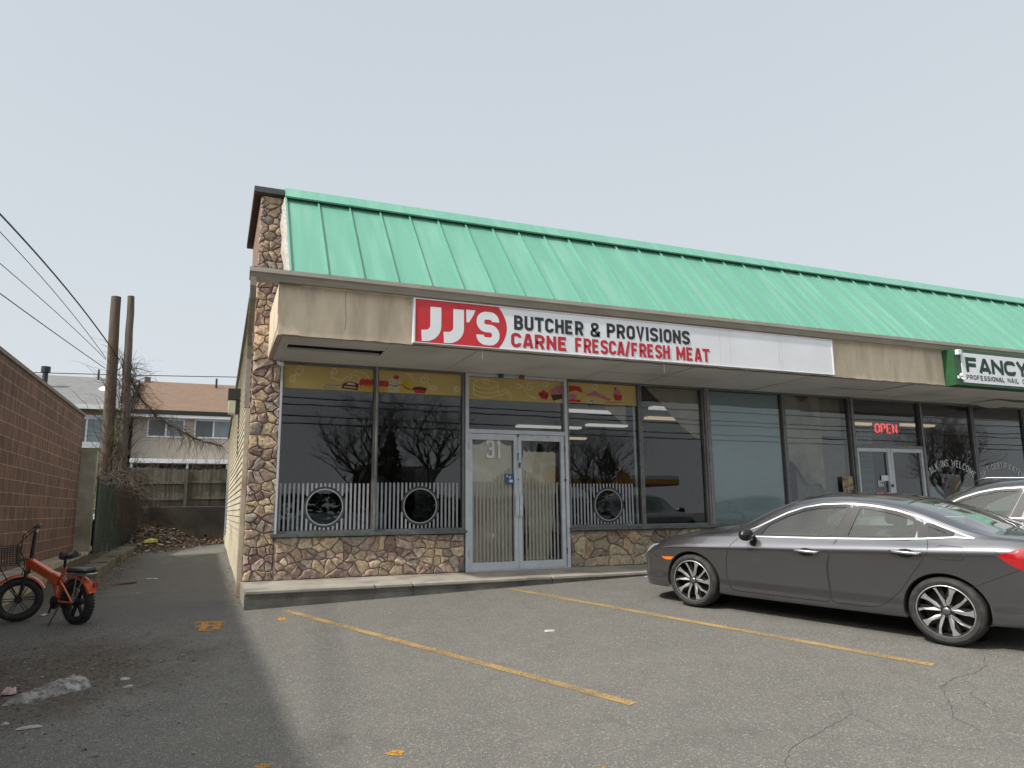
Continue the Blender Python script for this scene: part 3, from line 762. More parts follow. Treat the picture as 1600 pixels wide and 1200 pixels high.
b1.ribbon([(1.05, 2.99), (1.02, 3.06), (1.06, 3.12), (1.13, 3.10)], .016, FD, lift=.0009)
b1.ribbon([(1.57, 3.2), (1.60, 3.10), (1.72, 3.06), (1.82, 3.12), (1.93, 3.22), (2.08, 3.20), (2.18, 3.10)], .018, FD, lift=.0012)
b1.cur = 6; disc(b1, 1.62, 2.955, .135, .05, .0015, a0=0, a1=pi); b1.cur = 3
for q in (0, .05, .10, .15): b1.ribbon([(1.48+q, 2.93), (1.52+q, 2.985), (1.60+q, 2.99)], .007, FD, lift=.0018+q*.001)
b1.poly([FD(1.74, 2.945, .002), FD(1.98, 2.925, .002), FD(2.0, 3.03, .002), FD(1.86, 3.06, .002), FD(1.76, 3.02, .002)])
b1.cur = 6; b1.poly([FD(1.77, 2.965, .0024), FD(1.96, 2.95, .0024), FD(1.965, 2.97, .0024), FD(1.775, 2.985, .0024)])
b1.poly([FD(1.80, 3.01, .0024), FD(1.95, 3.0, .0024), FD(1.93, 3.03, .0024), FD(1.85, 3.045, .0024)])
b1.cur = 5; b1.poly([FD(2.02, 2.92, .002), FD(2.222, 2.92, .002), FD(2.222, 3.0, .002), FD(2.02, 3.0, .002)])
b1.cur = 2
for k in range(6): disc(b1, 2.03+.034*k, 3.05+.014*(k % 2), .026, .05, .0024+.0001*k)
for k in range(6): b1.poly([FD(2.02+.034*k, 3.01, .0032), FD(2.036+.034*k, 3.01, .0032), FD(2.03+.034*k, 2.945+.02*(k % 2), .0032)])
b1.build('banner', mats_, W1)
b2 = banner(W2, 2.305, 3.655, 2.915, 3.265)
b2.cur = 1
for s in (spiral(3.02, 3.16, .02, .085, 0, 1.2), spiral(3.58, 3.02, .02, .06, 2, 1.4), spiral(3.2, 3.04, .015, .045, 3, 1.1, -1)): b2.ribbon(s, .017, FD, lift=.0006+len(b2.f)*.00001)
b2.ribbon([(2.72, 3.24), (2.80, 3.22), (2.86, 3.12)], .018, FD, lift=.0011); b2.ribbon([(3.10, 3.1), (3.12, 3.02), (3.2, 3.0)], .016, FD, lift=.0013)
b2.cur = 5; b2.poly([FD(2.306, 2.92, .002), FD(2.44, 2.92, .002), FD(2.44, 2.99, .002), FD(2.306, 2.99, .002)]); 
for k in range(7): disc(b2, 2.74+.045*cos(k*.9)*1.1, 3.07+.05*sin(k*.9), .035, .035, .0021+.0001*k)
b2.poly([FD(2.64, 2.93, .002), FD(2.78, 2.95, .002), FD(2.86, 3.08, .002), FD(2.70, 3.10, .002)])
b2.cur = 2
for k in range(4): disc(b2, 2.33+.035*k, 3.05, .026, .052, .0024+.0001*k)
disc(b2, 2.58, 3.165, .045, .035, .0026); b2.cur = 6
b2.poly([FD(2.45, 2.92, .0024), FD(2.62, 2.92, .0024), FD(2.66, 3.12, .0024), FD(2.60, 3.15, .0024), FD(2.47, 3.13, .0024)])
b2.cur = 3
for (a, b) in ((2.50, 3.09), (2.58, 3.02), (2.52, 2.97), (2.6, 3.1)): disc(b2, a, b, .012, .008, .003)
b2.ribbon([(2.46, 3.05), (2.54, 3.02), (2.65, 3.05)], .010, FD, lift=.0032); b2.ribbon([(2.66, 3.06), (2.74, 3.0), (2.86, 2.97)], .012, FD, lift=.0034)
disc(b2, 2.96, 3.0, .12, .035, .0026); b2.cur = 2; b2.poly([FD(2.86, 2.99, .0028), FD(3.07, 2.98, .0028), FD(3.04, 2.93, .0028), FD(2.89, 2.93, .0028)])
b2.build('banner', mats_, W2)
b3 = banner(W3, 5.57, 6.95, 2.90, 3.262)
b3.cur = 1; b3.ribbon(spiral(6.1, 3.2, .015, .06, 0, 1.2), .015, FD, lift=.001)
b3.cur = 2; b3.poly([FD(5.6, 3.2, .002), FD(5.82, 3.19, .002), FD(5.88, 3.08, .002), FD(5.72, 3.12, .002), FD(5.6, 3.08, .002)])
b3.poly([FD(5.575, 2.92, .002), FD(5.85, 2.92, .002), FD(5.80, 2.96, .002), FD(5.62, 2.96, .002)])
b3.cur = 4; disc(b3, 5.68, 3.01, .075, .05, .0024); b3.poly([FD(5.9, 3.04, .0022), FD(6.1, 3.13, .0022), FD(6.42, 3.0, .0022), FD(6.40, 2.96, .0022), FD(6.1, 3.04, .0022)]); disc(b3, 6.56, 3.12, .08, .06, .0024)
b3.cur = 2; disc(b3, 6.52, 3.19, .025, .025, .003); b3.poly([FD(6.47, 3.09, .0032), FD(6.66, 3.08, .0032), FD(6.63, 2.98, .0032), FD(6.51, 2.98, .0032)])
b3.cur = 6; disc(b3, 6.03, 2.905, .10, .085, .0028, a0=0, a1=pi); b3.cur = 3; b3.ribbon(spiral(6.03, 2.93, .012, .075, 3.0, .9, -1), .012, FD, lift=.0034)
b3.ribbon([(6.3, 2.93), (6.45, 2.94), (6.66, 2.95)], .008, FD, lift=.0036)
b3.build('banner', mats_, W3)

# frosted stripes with a round porthole
def stripes(mb, x0, x1, z0, ztopf, circ=None, w=.029, pitch=.063, ringw=.016, rin=.262, rdark=.30):
    x = x0
    while x < x1-w:
        zt = ztopf(x+w/2) if callable(ztopf) else ztopf
        segs = [(z0, zt)]
        if circ:
            cx, cz = circ; dx = abs(x+w/2-cx)
            if dx < rdark:
                h = math.sqrt(rdark**2-dx**2); segs = [(z0, cz-h), (cz+h, zt)]
        for a, b in segs:
            if b-a > .01: mb.poly([FD(x, a, 0), FD(x+w, a, 0), FD(x+w, b, 0), FD(x, b, 0)])
        x += pitch
    if circ: mb.ribbon([(circ[0]+rin*.99*cos(k*2*pi/48), circ[1]+rin*.99*sin(k*2*pi/48)) for k in range(48)], ringw, FD, True, .0006)
m1 = MB(); stripes(m1, .90, 2.22, ZB+.04, 1.51, (1.545, 1.165)); m1.build('striped_film', VIN, W1)
m1 = MB(); stripes(m1, 2.31, 3.65, ZB+.04, 1.525, (2.99, 1.172)); m1.build('striped_film', VIN, W2)
m1 = MB(); stripes(m1, 5.58, 6.86, ZB+.04, 1.52, (6.31, 1.16)); m1.build('striped_film', VIN, W3)
FILMD = mat('film_ring', (.05, .052, .055), (.04, .04, .042), rough=.5)
for W, c in ((W1, (1.545, 1.165)), (W2, (2.99, 1.172)), (W3, (6.31, 1.16))):
    m1 = MB(); m1.ribbon([(c[0]+.283*cos(k*2*pi/48), c[1]+.283*sin(k*2*pi/48)) for k in range(48)], .03, FD, True, .0002); m1.build('porthole_ring', FILMD, W)
# teal roller blind behind bay five
BLIND = mat('teal_blind', (.44, .55, .56), (.39, .49, .50), rough=.8, scale=1)
bx('roller_blind', (8.52, 11.10, .8), (10.22, 11.104, 3.26), BLIND, W5)
mb = MB(); mb.box((6.875, 11.06, .83), (6.915, 11.075, 2.9)); mb.build('cracked_edge_tape', mat('clear_tape', (.42, .46, .46), (.3, .34, .34), rough=.3, scale=12), W3)

# ---- entrance of the butcher's
DF = MB(); DF.box((3.705, 10.975, .152), (3.762, 11.12, 3.30)); DF.box((5.468+.01, 10.975, .152), (5.53, 11.12, 3.30))
DF.box((3.762, 10.985, 2.32), (5.478, 11.11, 2.385)); DF.box((3.762, 10.985, 3.255), (5.478, 11.11, 3.30)); DF.box((3.762, 10.98, .150), (5.478, 11.12, .163))
DFO = DF.build('door_frame', ALU, BL)
g = MB(); g.poly([(3.762, YG, 2.385), (5.478, YG, 2.385), (5.478, YG, 3.255), (3.762, YG, 3.255)]); g.build('transom_glass', GLASS, DFO)
b4 = banner(None, 3.768, 5.474, 2.88, 3.25); b4.cur = 1
def cake(cx, cy, rx, ry, n):
    for k in range(n):
        z = cy-k*.075; b4.ribbon([(cx+rx*cos(a), z+ry*sin(a)) for a in [pi+pi*q/12 for q in range(13)]], .014, FD, lift=.0006+.0001*k)
    b4.ribbon([(cx+rx*cos(a), cy+ry*sin(a)) for a in [pi*q/12 for q in range(13)]], .014, FD, lift=.0012)
    b4.ribbon([(cx-rx, cy), (cx-rx, cy-.075*(n-1))], .014, FD, lift=.0014); b4.ribbon([(cx+rx, cy), (cx+rx, cy-.075*(n-1))], .014, FD, lift=.0014)
cake(4.08, 3.14, .22, .075, 3); b4.ribbon([(4.08+.05*cos(k*.6), 3.19+.04*sin(k*.6)) for k in range(11)], .013, FD, True, .0016)
b4.ribbon([(4.30, 3.0), (4.42, 3.08), (4.56, 2.96)], .014, FD, lift=.0018); b4.ribbon([(4.32, 2.95), (4.44, 3.02), (4.54, 2.9)], .014, FD, lift=.002)
for s in (spiral(4.66, 3.14, .02, .05, 0, 1.1), spiral(4.88, 3.13, .02, .08, 2.4, 1.2, -1), spiral(5.15, 3.2, .02, .06, 1, 1)): b4.ribbon(s, .016, FD, lift=.0022+len(b4.f)*.00001)
b4.ribbon([(4.63, 3.18), (4.74, 3.14), (4.82, 3.0), (4.98, 2.93)], .016, FD, lift=.0032)
b4.cur = 2
for (a, b) in ((5.06, 3.02), (5.12, 3.05), (5.18, 3.02), (5.10, 2.98), (5.16, 2.97)): disc(b4, a, b, .036, .044, .0036)
b4.cur = 4; b4.poly([FD(5.22, 3.08, .0036), FD(5.35, 3.18, .0036), FD(5.47, 3.19, .0036), FD(5.47, 3.06, .0036), FD(5.26, 3.02, .0036)])
b4.cur = 3; b4.poly([FD(5.25, 3.02, .004), FD(5.47, 3.04, .004), FD(5.47, 2.96, .004), FD(5.30, 2.92, .004)]); b4.cur = 6; b4.poly([FD(5.32, 2.89, .0036), FD(5.47, 2.89, .0036), FD(5.47, 2.95, .0036), FD(5.34, 2.93, .0036)])
b4.build('banner', mats_, DFO)
PAPER = mat('brown_paper', (.86, .78, .60), (.76, .68, .52), rough=.85, scale=2.5, c3=(.62, .54, .40), s3=1.2, bump=.4, bscale=6)
def crumple(poly_fn, nx, nz, y, amp, seed):
    rr = random.Random(seed); P = []
    for i in range(nx+1):
        P.append([]); 
        for j in range(nz+1):
            u, v = poly_fn(i/nx, j/nz); P[-1].append((u, y+rr.uniform(0, amp), v))
    return P
VIND = mat('door_stripe_film', (.36, .35, .31), (.30, .29, .26), rough=.5, scale=5)
def leaf(x0, x1, hinge_left, lab):
    t = MB(); z0, z1 = .168, 2.314; s = .062
    t.box((x0, 11.0, z0), (x0+s, 11.045+.02, z1)); t.box((x1-s, 11.0, z0), (x1, 11.065, z1)); t.box((x0+s, 11.003, z1-.095), (x1-s, 11.062, z1)); t.box((x0+s, 11.003, z0), (x1-s, 11.062, z0+.115))
    d = t.build('door', ALU, BL); d['label'] = lab
    g = MB(); g.poly([(x0+s, YG, z0+.115), (x1-s, YG, z0+.115), (x1-s, YG, z1-.095), (x0+s, YG, z1-.095)]); g.build('glass', GLASS, d)
    h = MB(); hx = x1-.03 if hinge_left else x0+.03
    h.box((hx-.028, 10.955, 1.00), (hx+.028, 10.968, 1.33)); h.tube([(hx, 10.968, 1.03), (hx, 11.0, 1.03)], .012); h.tube([(hx, 10.968, 1.30), (hx, 11.0, 1.30)], .012)
    h.build('handle', ALU, d)
    ex = x0-.012 if hinge_left else x1+.012
    for z in (.42, 2.1):
        hg = MB(); hg.tube([(ex, 10.985, z-.05), (ex, 10.985, z+.05)], .012); hg.build('hinge', ALUD, d)
    return d
D1 = leaf(3.765, 4.612, True, 'left glass door with the number 31 and brown paper taped behind it')
D2 = leaf(4.618, 5.465, False, 'right glass door with torn brown paper behind it')
m1 = MB(); text(m1, '31', FD, 4.075, 4.345, 1.925, .295, w=.42, t=.13, gap=.07); m1.build('house_number', WHITE, D1)
m1 = MB(); stripes(m1, 3.835, 4.55, .29, lambda x: 1.545 if x < 4.17 else 1.545+.26*(x-4.17)/.36); m1.build('striped_film', VIND, D1)
m1 = MB(); stripes(m1, 4.69, 5.395, .29, lambda x: 1.79-.25*(x-4.69)/.33 if x < 5.02 else 1.54); m1.build('striped_film', VIND, D2)
m1 = MB(); m1.grid(crumple(lambda a, b: (3.84+.70*a, .28+(1.88-.05*sin(a*9)+.06*sin(a*3))*b), 9, 24, 11.085, .012, 3)); m1.build('paper_cover', PAPER, D1, smooth=True)
m1 = MB()
m1.grid(crumple(lambda a, b: (4.70+.02+.10*(1-b)*(a < .1)+(.62-.16*(1-b)**2)*a+.06*sin(b*7)*(a < .15), .28+(1.80-.05*abs(sin(a*17)))*b), 10, 24, 11.085, .014, 5)); m1.build('paper_cover', PAPER, D2, smooth=True)
m1 = MB(); m1.box((4.40, 11.03, 1.505), (4.555, 11.036, 1.67)); m1.cur = 1; m1.box((4.47, 11.026, 1.535), (4.53, 11.0295, 1.58)); m1.box((4.475, 11.026, 1.60), (4.50, 11.0295, 1.635)); m1.box((4.425, 11.026, 1.62), (4.45, 11.0295, 1.65))
m1.build('alarm_sticker', [mat('sticker_blue', (.03, .13, .28), (.02, .10, .22), rough=.4), WHITE], D1)
TAPE = mat('torn_tape', (.10, .075, .05), (.05, .04, .03), rough=.7, scale=20)
for (a, b, c, d_) in ((4.60, 2.32, .03, .05), (4.60, 2.02, .02, .14), (4.625, 1.86, .03, .10), (4.60, 1.60, .015, .04), (5.455, 1.60, .03, .05), (4.86, 2.315, .03, .015), (5.14, 2.30, .03, .02)):
    m1 = MB(); m1.poly([(a, 10.972, b), (a+c, 10.968, b-.01), (a+c*.7, 10.972, b-d_), (a-.005, 10.966, b-d_*.8)]); m1.build('torn_tape', TAPE, DFO)
# ---- nail salon entrance
DG = MB(); DG.box((12.005, 10.975, .152), (12.075, 11.12, 3.30)); DG.box((13.985, 10.975, .152), (14.035, 11.12, 3.30)); DG.box((12.075, 10.985, 2.27), (13.985, 11.11, 2.33)); DG.box((12.075, 10.985, 3.262), (13.985, 11.11, 3.30))
DGO = DG.build('door_frame', ALUD, BL); g = MB(); g.poly([(12.075, YG, 2.33), (13.985, YG, 2.33), (13.985, YG, 3.262), (12.075, YG, 3.262)]); g.build('transom_glass', GLASS, DGO)
mb = MB(); mb.box((12.08, 11.0, .16), (12.14, 11.06, 2.268)); mb.box((12.94, 11.0, .16), (13.02, 11.06, 2.268)); mb.box((12.14, 11.003, 2.19), (12.94, 11.057, 2.268)); mb.box((12.14, 11.003, .16), (12.94, 11.057, .3))
d3 = mb.build('door', ALU, BL); g = MB(); g.poly([(12.14, YG, .3), (12.94, YG, .3), (12.94, YG, 2.19), (12.14, YG, 2.19)]); g.build('glass', GLASS, d3)
mb = MB(); mb.tube([(12.98, 10.97, 1.50), (12.98, 11.0, 1.50)], .025); mb.build('lock', BLACK, d3)
mb = MB(); mb.box((13.03, 11.0, .16), (13.09, 11.06, 2.268)); mb.box((13.92, 11.0, .16), (13.98, 11.06, 2.268)); mb.box((13.09, 11.003, 2.19), (13.92, 11.057, 2.268)); mb.box((13.09, 11.003, .16), (13.92, 11.057, .3))
d4 = mb.build('door', ALU, BL); g = MB(); g.poly([(13.09, YG, .3), (13.92, YG, .3), (13.92, YG, 2.19), (13.09, YG, 2.19)]); g.build('glass', GLASS, d4)
mb = MB(); mb.box((13.0, 11.03, 1.3), (13.01, 11.031, 1.31)); 
m1 = MB(); m1.poly([FD(12.65, 1.485, 0), FD(12.79, 1.485, 0), FD(12.79, 1.60, 0), FD(12.65, 1.60, 0)]); m1.cur = 1
text(m1, '29', lambda u, v, l: FD(u, v, l+.001), 12.665, 12.775, 1.50, .085, t=.16)
m1.build('house_number', [WHITE, BLACK], d3)
m1 = MB(); m1.box((12.74, 11.03, 1.595), (12.96, 11.034, 1.71)); m1.build('notice', WHITE, d3)
# teal and pale sheets with mirrored lettering, set just behind the salon's door glass
BK = mat('sheet_teal', (.10, .19, .19), (.07, .14, .14), rough=.7, scale=3); BK2 = mat('sheet_ink', (.02, .03, .03))
m1 = MB(); FI = lambda u, v, l: (u, 11.10-l, v)
for (a, z0, z1) in ((12.16, 2.10, 2.19), (12.16, 2.0, 2.08), (12.16, 1.88, 1.98), (12.16, 1.34, 1.86)): m1.poly([FI(a, z0, 0), FI(a+.46, z0, 0), FI(a+.46, z1, 0), FI(a, z1, 0)])
m1.cur = 1
for s, z, h in (('PEDICURE', 2.115, .055), ('WAXING', 2.02, .04), ('EYELASH', 1.90, .055), ('FACIALS', 1.74, .06), ('942-35', 1.56, .07), ('VISA', 1.40, .06)): text(m1, s, lambda u, v, l: FI(u, v, l+.002), 12.2, 12.58, z, h, mirror=True, t=.13)
m1.build('mirrored_sheet', [BK, BK2], d3)
m1 = MB()
for z in (2.36, 2.53): m1.poly([FI(12.12, z, 0), FI(12.66, z, 0), FI(12.66, z+.13, 0), FI(12.12, z+.13, 0)])
m1.cur = 1; text(m1, 'FANCY 1', lambda u, v, l: FI(u, v, l+.002), 12.16, 12.62, 2.385, .08, mirror=True, w=.6, t=.16); text(m1, 'HAIR WAX', lambda u, v, l: FI(u, v, l+.002), 12.14, 12.62, 2.555, .07, mirror=True, w=.6, t=.16)
m1.build('lettered_sheet', [mat('sheet_pale', (.26, .28, .25), (.2, .22, .2), rough=.7), BK2], DGO)
def arc_text(mb, s, x0, x1, zb, rise, h, w=.45, t=.12):
    # lettering on a circular arc
    c = (x1-x0)/2; Rr = (c*c+rise*rise)/(2*rise); cx = (x0+x1)/2; cz = zb+rise-Rr; th = math.asin(c/Rr)
    def fn(u, v, l):
        a = (u*2-1)*th; r = Rr+v; return FD(cx+r*sin(a), cz+r*cos(a), l)
    wd = lambda ch: {' ': .3, 'I': .14, 'W': w*1.35, 'M': w*1.25, '-': .28}.get(ch, w)
    tot = sum(wd(k) for k in s)+.12*(len(s)-1); x = 0; k = 0; arcL = 2*th*Rr
    mbs = [mb]
    for ch in s:
        if ch == ' ': mbs.append(MB()); mb = mbs[-1]
        for pts, cl, r in glyph(ch, wd(ch), t):
            P = rnd_poly(pts, r, cl) if r else pts
            # work in arc-length space
            Q = [((x+px)/tot*arcL, py*h) for px, py in P]
            mb.ribbon(Q, t*h*.9, lambda u, v, l: fn(u/arcL, v, l), cl, lift=k*.0002); k += 1
        x += wd(ch)+.12
    return mbs
VIN = mat('white_vinyl', (.72, .75, .76), (.6, .63, .65), rough=.5)
for q in arc_text(MB(), 'WALK-INS WELCOME', 14.12, 15.52, 1.66, .26, .15): q.build('window_lettering', VIN, W7)
for q in arc_text(MB(), 'GIFT CERTIFICATES', 15.80, 17.12, 1.66, .24, .125): q.build('window_lettering', VIN, W8)
SILV = mat('silver_film', (.30, .34, .35), (.26, .3, .31), rough=.5)
bx('privacy_film', (14.1, 11.06, .84), (15.58, 11.064, 1.48), SILV, W7); bx('privacy_film', (15.72, 11.06, .84), (17.35, 11.064, 1.50), SILV, W8)
m1 = MB(); FP = lambda u, v, l: (u, 11.056-l*.5, v)
m1.poly([FP(14.55, 1.22, 0), FP(15.15, 1.15, 0), FP(15.12, 1.74, 0), FP(14.52, 1.76, 0)]); m1.cur = 1
m1.poly([FP(14.72, 1.20, .002), FP(14.95, 1.18, .002), FP(15.12, 1.60, .002), FP(15.05, 1.73, .002), FP(14.92, 1.70, .002), FP(14.78, 1.45, .002)]); m1.cur = 2
for k in range(9): m1.poly([FP(14.62+.09*cos(k)+.03*cos(q), 1.55+.11*sin(k*1.7)+.04*sin(q), .003+.0002*k) for q in [z*1.05 for z in range(6)]])
m1.build('spa_picture', [SILV, mat('skin_print', (.42, .31, .22), (.36, .26, .18), rough=.6), mat('flower_print', (.30, .03, .09), (.2, .02, .05), rough=.6)], W7)
m1 = MB(); m1.poly([FP(16.15, 1.5, 0), FP(16.75, 1.5, 0), FP(16.75, 1.68, 0), FP(16.15, 1.68, 0)]); m1.cur = 1; m1.poly([FP(16.4+.16*cos(z*.7), 1.57+.07*sin(z*.7), .002) for z in range(9)]); m1.build('spa_picture', [mat('pale_print', (.3, .3, .27)), BLACK], W8)
# header blinds in the salon's windows
HB = mat('header_panel', (.10, .10, .10), (.08, .08, .08), rough=.6)
for W, a, b in ((W7, 14.08, 15.6), (W8, 15.7, 17.36), (DGO, 12.08, 13.98)): bx('header_panel', (a, 11.07, 2.98), (b, 11.08, 3.262), HB, W)

# interior shells (floors, ceilings, partition walls)
mb = MB()
mb.poly([(.62, 11.12, .152), (XE, 11.12, .152), (XE, 22, .152), (.62, 22, .152)]); mb.build('interior_floor', mat('floor_tile', (.16, .155, .15), (.12, .115, .11), rough=.4), BL)
mb = MB(); mb.poly([(.62, 11.12, 3.34), (XE, 11.12, 3.34), (XE, 22, 3.34), (.62, 22, 3.34)]); mb.build('interior_ceiling', mat('ceiling_tile', (.42, .42, .40)), BL)
mb = MB(); mb.poly([(.62, 22, .152), (XE, 22, .152), (XE, 22, 3.34), (.62, 22, 3.34)]); mb.poly([(.615, 11.12, .152), (.615, 22, .152), (.615, 22, 3.34), (.615, 11.12, 3.34)])
mb.poly([(XE, 11.12, .152), (XE, 22, .152), (XE, 22, 3.34), (XE, 11.12, 3.34)]); mb.box((11.93, 11.12, .152), (12.0, 22, 3.34)); mb.box((4.4, 15.5, .152), (4.5, 22, 3.34)); mb.build('interior_wall', ROOM, BL)
LIT = mat('lit_tube', (1, .97, .9), (1, .97, .9), emit=.28); LITW = mat('lit_tube_warm', (1, .80, .52), (1, .78, .5), emit=.30)
for (x, y, L, m) in ((7.5, 17.8, 1.9, LIT), (9.2, 17.0, 1.2, LIT), (7.3, 14.6, 1.3, LIT), (9.0, 13.6, .5, LIT), (9.9, 15.2, 1.4, LITW), (9.6, 20.5, 1.4, LITW), (15.3, 14.6, 1.5, LITW), (17.6, 14.4, 1.3, LITW), (14.0, 17.5, 1.3, LITW)):
    lt = tag(bx('ceiling_light', (x, y, 3.285), (x+L, y+.22, 3.335), m), 'strip light glowing on the ceiling inside the shop', 'ceiling light', 'strip lights inside the shops')
    lt['label'] = 'glowing strip light on the ceiling behind the shop windows'
# paper hung behind windows four and six
PAP2 = mat('white_paper', (.50, .46, .36), (.42, .38, .30), rough=.9, scale=2, bump=.3, bscale=5)
mb = MB(); mb.grid(crumple(lambda a, b: (7.55+.80*a-.35*b*(1-a), 2.35+.92*b+(.62*(1-a)**1.4)*(1-b)), 8, 8, 11.12, .02, 9)); mb.build('paper_cover', PAP2, W4, smooth=True)
mb = MB(); mb.grid(crumple(lambda a, b: (6.35+.42*a, 2.55+.35*b+.3*(1-a)*(1-b)), 4, 5, 11.12, .02, 19)); mb.build('paper_cover', PAP2, W3, smooth=True)
PAPD = mat('dull_paper', (.36, .33, .27), (.28, .26, .21), rough=.9, scale=1.5, c3=(.12, .11, .09), s3=.9)
mb = MB(); mb.grid(crumple(lambda a, b: (10.32+.95*a, 1.95-.6*a+.35*sin(a*9)*.3+(1.3+.6*a)*b), 8, 8, 11.08, .02, 10)); mb.build('paper_cover', mat('taped_paper', (.50, .46, .38), (.36, .33, .27), rough=.9, scale=2, c3=(.22, .2, .17), s3=1.4), W6, smooth=True)
bx('grey_board', (10.62, 11.16, .8), (11.93, 11.17, 2.42), mat('grey_sheet', (.24, .25, .24), (.19, .195, .19), rough=.8), W6)
bx('tan_board', (10.7, 11.2, 2.5), (11.93, 11.21, 3.27), PAPD, W6)
# objects standing inside the first shop
COUNT = mat('counter_steel', (.20, .24, .25), (.15, .18, .19), rough=.5)
tag(bx('shop_counter', (1.2, 13.0, .155), (2.9, 13.8, 1.08), COUNT, bev=.02), 'low grey counter standing inside behind the striped corner window', 'counter')
tag(bx('display_fridge', (3.3, 12.6, .155), (4.2, 13.4, 1.85), BLACK, bev=.02), 'tall black cabinet inside, left of the glass doors', 'cabinet')

# ------------------------------------------------------------ signs and small things on the front
SG = thing('shop_sign', (2.38, 9.30, 3.31), "long red and white butcher's banner sign reading JJ'S BUTCHER & PROVISIONS on the fascia", 'sign')
SGW = mat('sign_vinyl', (.80, .81, .83), (.74, .75, .77), rough=.45, scale=1.5, bump=.25, bscale=1.6)
SGR = mat('sign_red', (.60, .028, .035), (.52, .02, .03), rough=.4, scale=2, bump=.4, bscale=2.5)
SGK = mat('sign_ink', (.025, .028, .032), rough=.5); SGR2 = mat('sign_red_ink', (.52, .02, .035), (.47, .02, .03), rough=.45)
bx('sign_panel', (2.40, 9.225, 3.322), (9.77, 9.318, 3.918), SGW, SG)
mb = MB(); z0, z1 = 3.312, 3.928
mb.box((2.378, 9.215, z0), (2.40, 9.318, z1)); mb.box((9.77, 9.215, z0), (9.792, 9.318, z1)); mb.box((2.40, 9.215, z0), (9.77, 9.318, 3.322)); mb.box((2.40, 9.215, 3.918), (9.77, 9.318, z1)); mb.build('sign_frame', WHITE, SG)
mb = MB(); FS = lambda u, v, l: (u, 9.2235-l, v)
pts = [(2.402, 3.323), (3.60, 3.323)] + [(3.60+.125*(1-(k/10-1)**2), 3.323+(3.917-3.323)*k/20) for k in range(1, 20)] + [(3.60, 3.917), (2.402, 3.917)]
mb.poly([FS(u, v, 0) for u, v in pts]); mb.build('red_field', SGR, SG)
mb = MB(); FT = lambda u, v, l: (u, 9.222-l, v)
def J(x0, x1, zt, zb): mb.ribbon(rnd_poly([(x1-.078, zt), (x1-.078, zb+.072), (x0, zb+.072-.01)], .14, False, 7), .155, FT)
J(2.49, 2.765, 3.828, 3.355); J(2.80, 3.09, 3.826, 3.352)
mb.poly([FT(3.122, 3.835, 0), FT(3.258, 3.835, 0), FT(3.225, 3.76, 0), FT(3.165, 3.655, 0), FT(3.125, 3.655, 0)])
mb.ribbon(rnd_poly([(3.555, 3.69), (3.555, 3.775), (3.33, 3.775), (3.33, 3.592), (3.558, 3.592), (3.558, 3.408), (3.325, 3.408), (3.325, 3.495)], .088, False, 8), .112, FT)
mb.build('white_letters', SGW, SG)
mb = MB(); text(mb, 'BUTCHER', FT, 3.835, 4.945, 3.612, .21, w=.60, t=.20, gap=.075); mb.build('black_letters', SGK, SG); mb = MB(); text(mb, '&', FT, 5.055, 5.225, 3.61, .21, w=.6, t=.17); mb.build('black_letters', SGK, SG); mb = MB(); text(mb, 'PROVISIONS', FT, 5.335, 6.83, 3.62, .215, w=.60, t=.20, gap=.075); mb.build('black_letters', SGK, SG)
mb = MB(); text(mb, 'CARNE', FT, 3.785, 4.68, 3.358, .205, w=.60, t=.20, gap=.075); mb.build('red_letters', SGR2, SG); mb = MB(); text(mb, 'FRESCA/FRESH', FT, 4.80, 6.44, 3.358, .215, w=.60, t=.20, gap=.075); mb.build('red_letters', SGR2, SG); mb = MB(); text(mb, 'MEAT', FT, 6.56, 7.19, 3.36, .215, w=.60, t=.20, gap=.075); mb.build('red_letters', SGR2, SG)
mb = MB()
for x, w in ((8.6, .004), (8.66, .003), (7.4, .003), (7.6, .003)): mb.poly([FT(x, 3.33, 0), FT(x+w, 3.33, 0), FT(x+w+.004, 3.91, 0), FT(x+.004, 3.91, 0)])
mb.build('vinyl_seam', mat('seam_grey', (.5, .52, .55)), SG)
SG2 = thing('shop_sign', (12.7, 9.3, 3.33), 'green framed white box sign reading FANCY, PROFESSIONAL NAIL CARE, at the right end', 'sign')
SGG = mat('sign_green', (.03, .115, .045), (.02, .085, .035), rough=.45)
mb = MB(); mb.box((12.62, 9.09, 3.285), (16.2, 9.318, 3.955)); bxo = mb.build('sign_box', SGG, SG2)
bx('sign_face', (12.80, 9.078, 3.335), (16.12, 9.0895, 3.90), SGW, SG2)
mb = MB(); FN = lambda u, v, l: (u, 9.0765-l, v); INK = mat('sign_dark_green', (.012, .045, .032), rough=.5)
text(mb, 'FANCY', FN, 12.905, 14.66, 3.535, .285, w=1.02, t=.25, gap=.04); text(mb, 'PROFESSIONAL', FN, 12.89, 13.95, 3.395, .09, w=.58, t=.16, gap=.11); text(mb, 'NAIL', FN, 14.03, 14.36, 3.395, .09, w=.58, t=.16); text(mb, 'CARE', FN, 14.46, 14.85, 3.395, .09, w=.58, t=.16)
mb.build('green_letters', INK, SG2)
t = thing('floodlight', (12.72, 9.09, 3.86), 'small pale box lamp on the upper left of the green sign box', 'lamp'); bx('lamp_body', (12.66, 9.02, 3.84), (12.76, 9.0885, 3.94), WHITE, t, bev=.008); bx('lamp_lens', (12.765, 9.03, 3.85), (12.79, 9.085, 3.93), mat('lens_glass', (.5, .52, .55), rough=.2), t)
t = thing('floodlight', (12.72, 9.09, 3.42), 'small white twin lamp on the lower left of the green sign box', 'lamp')
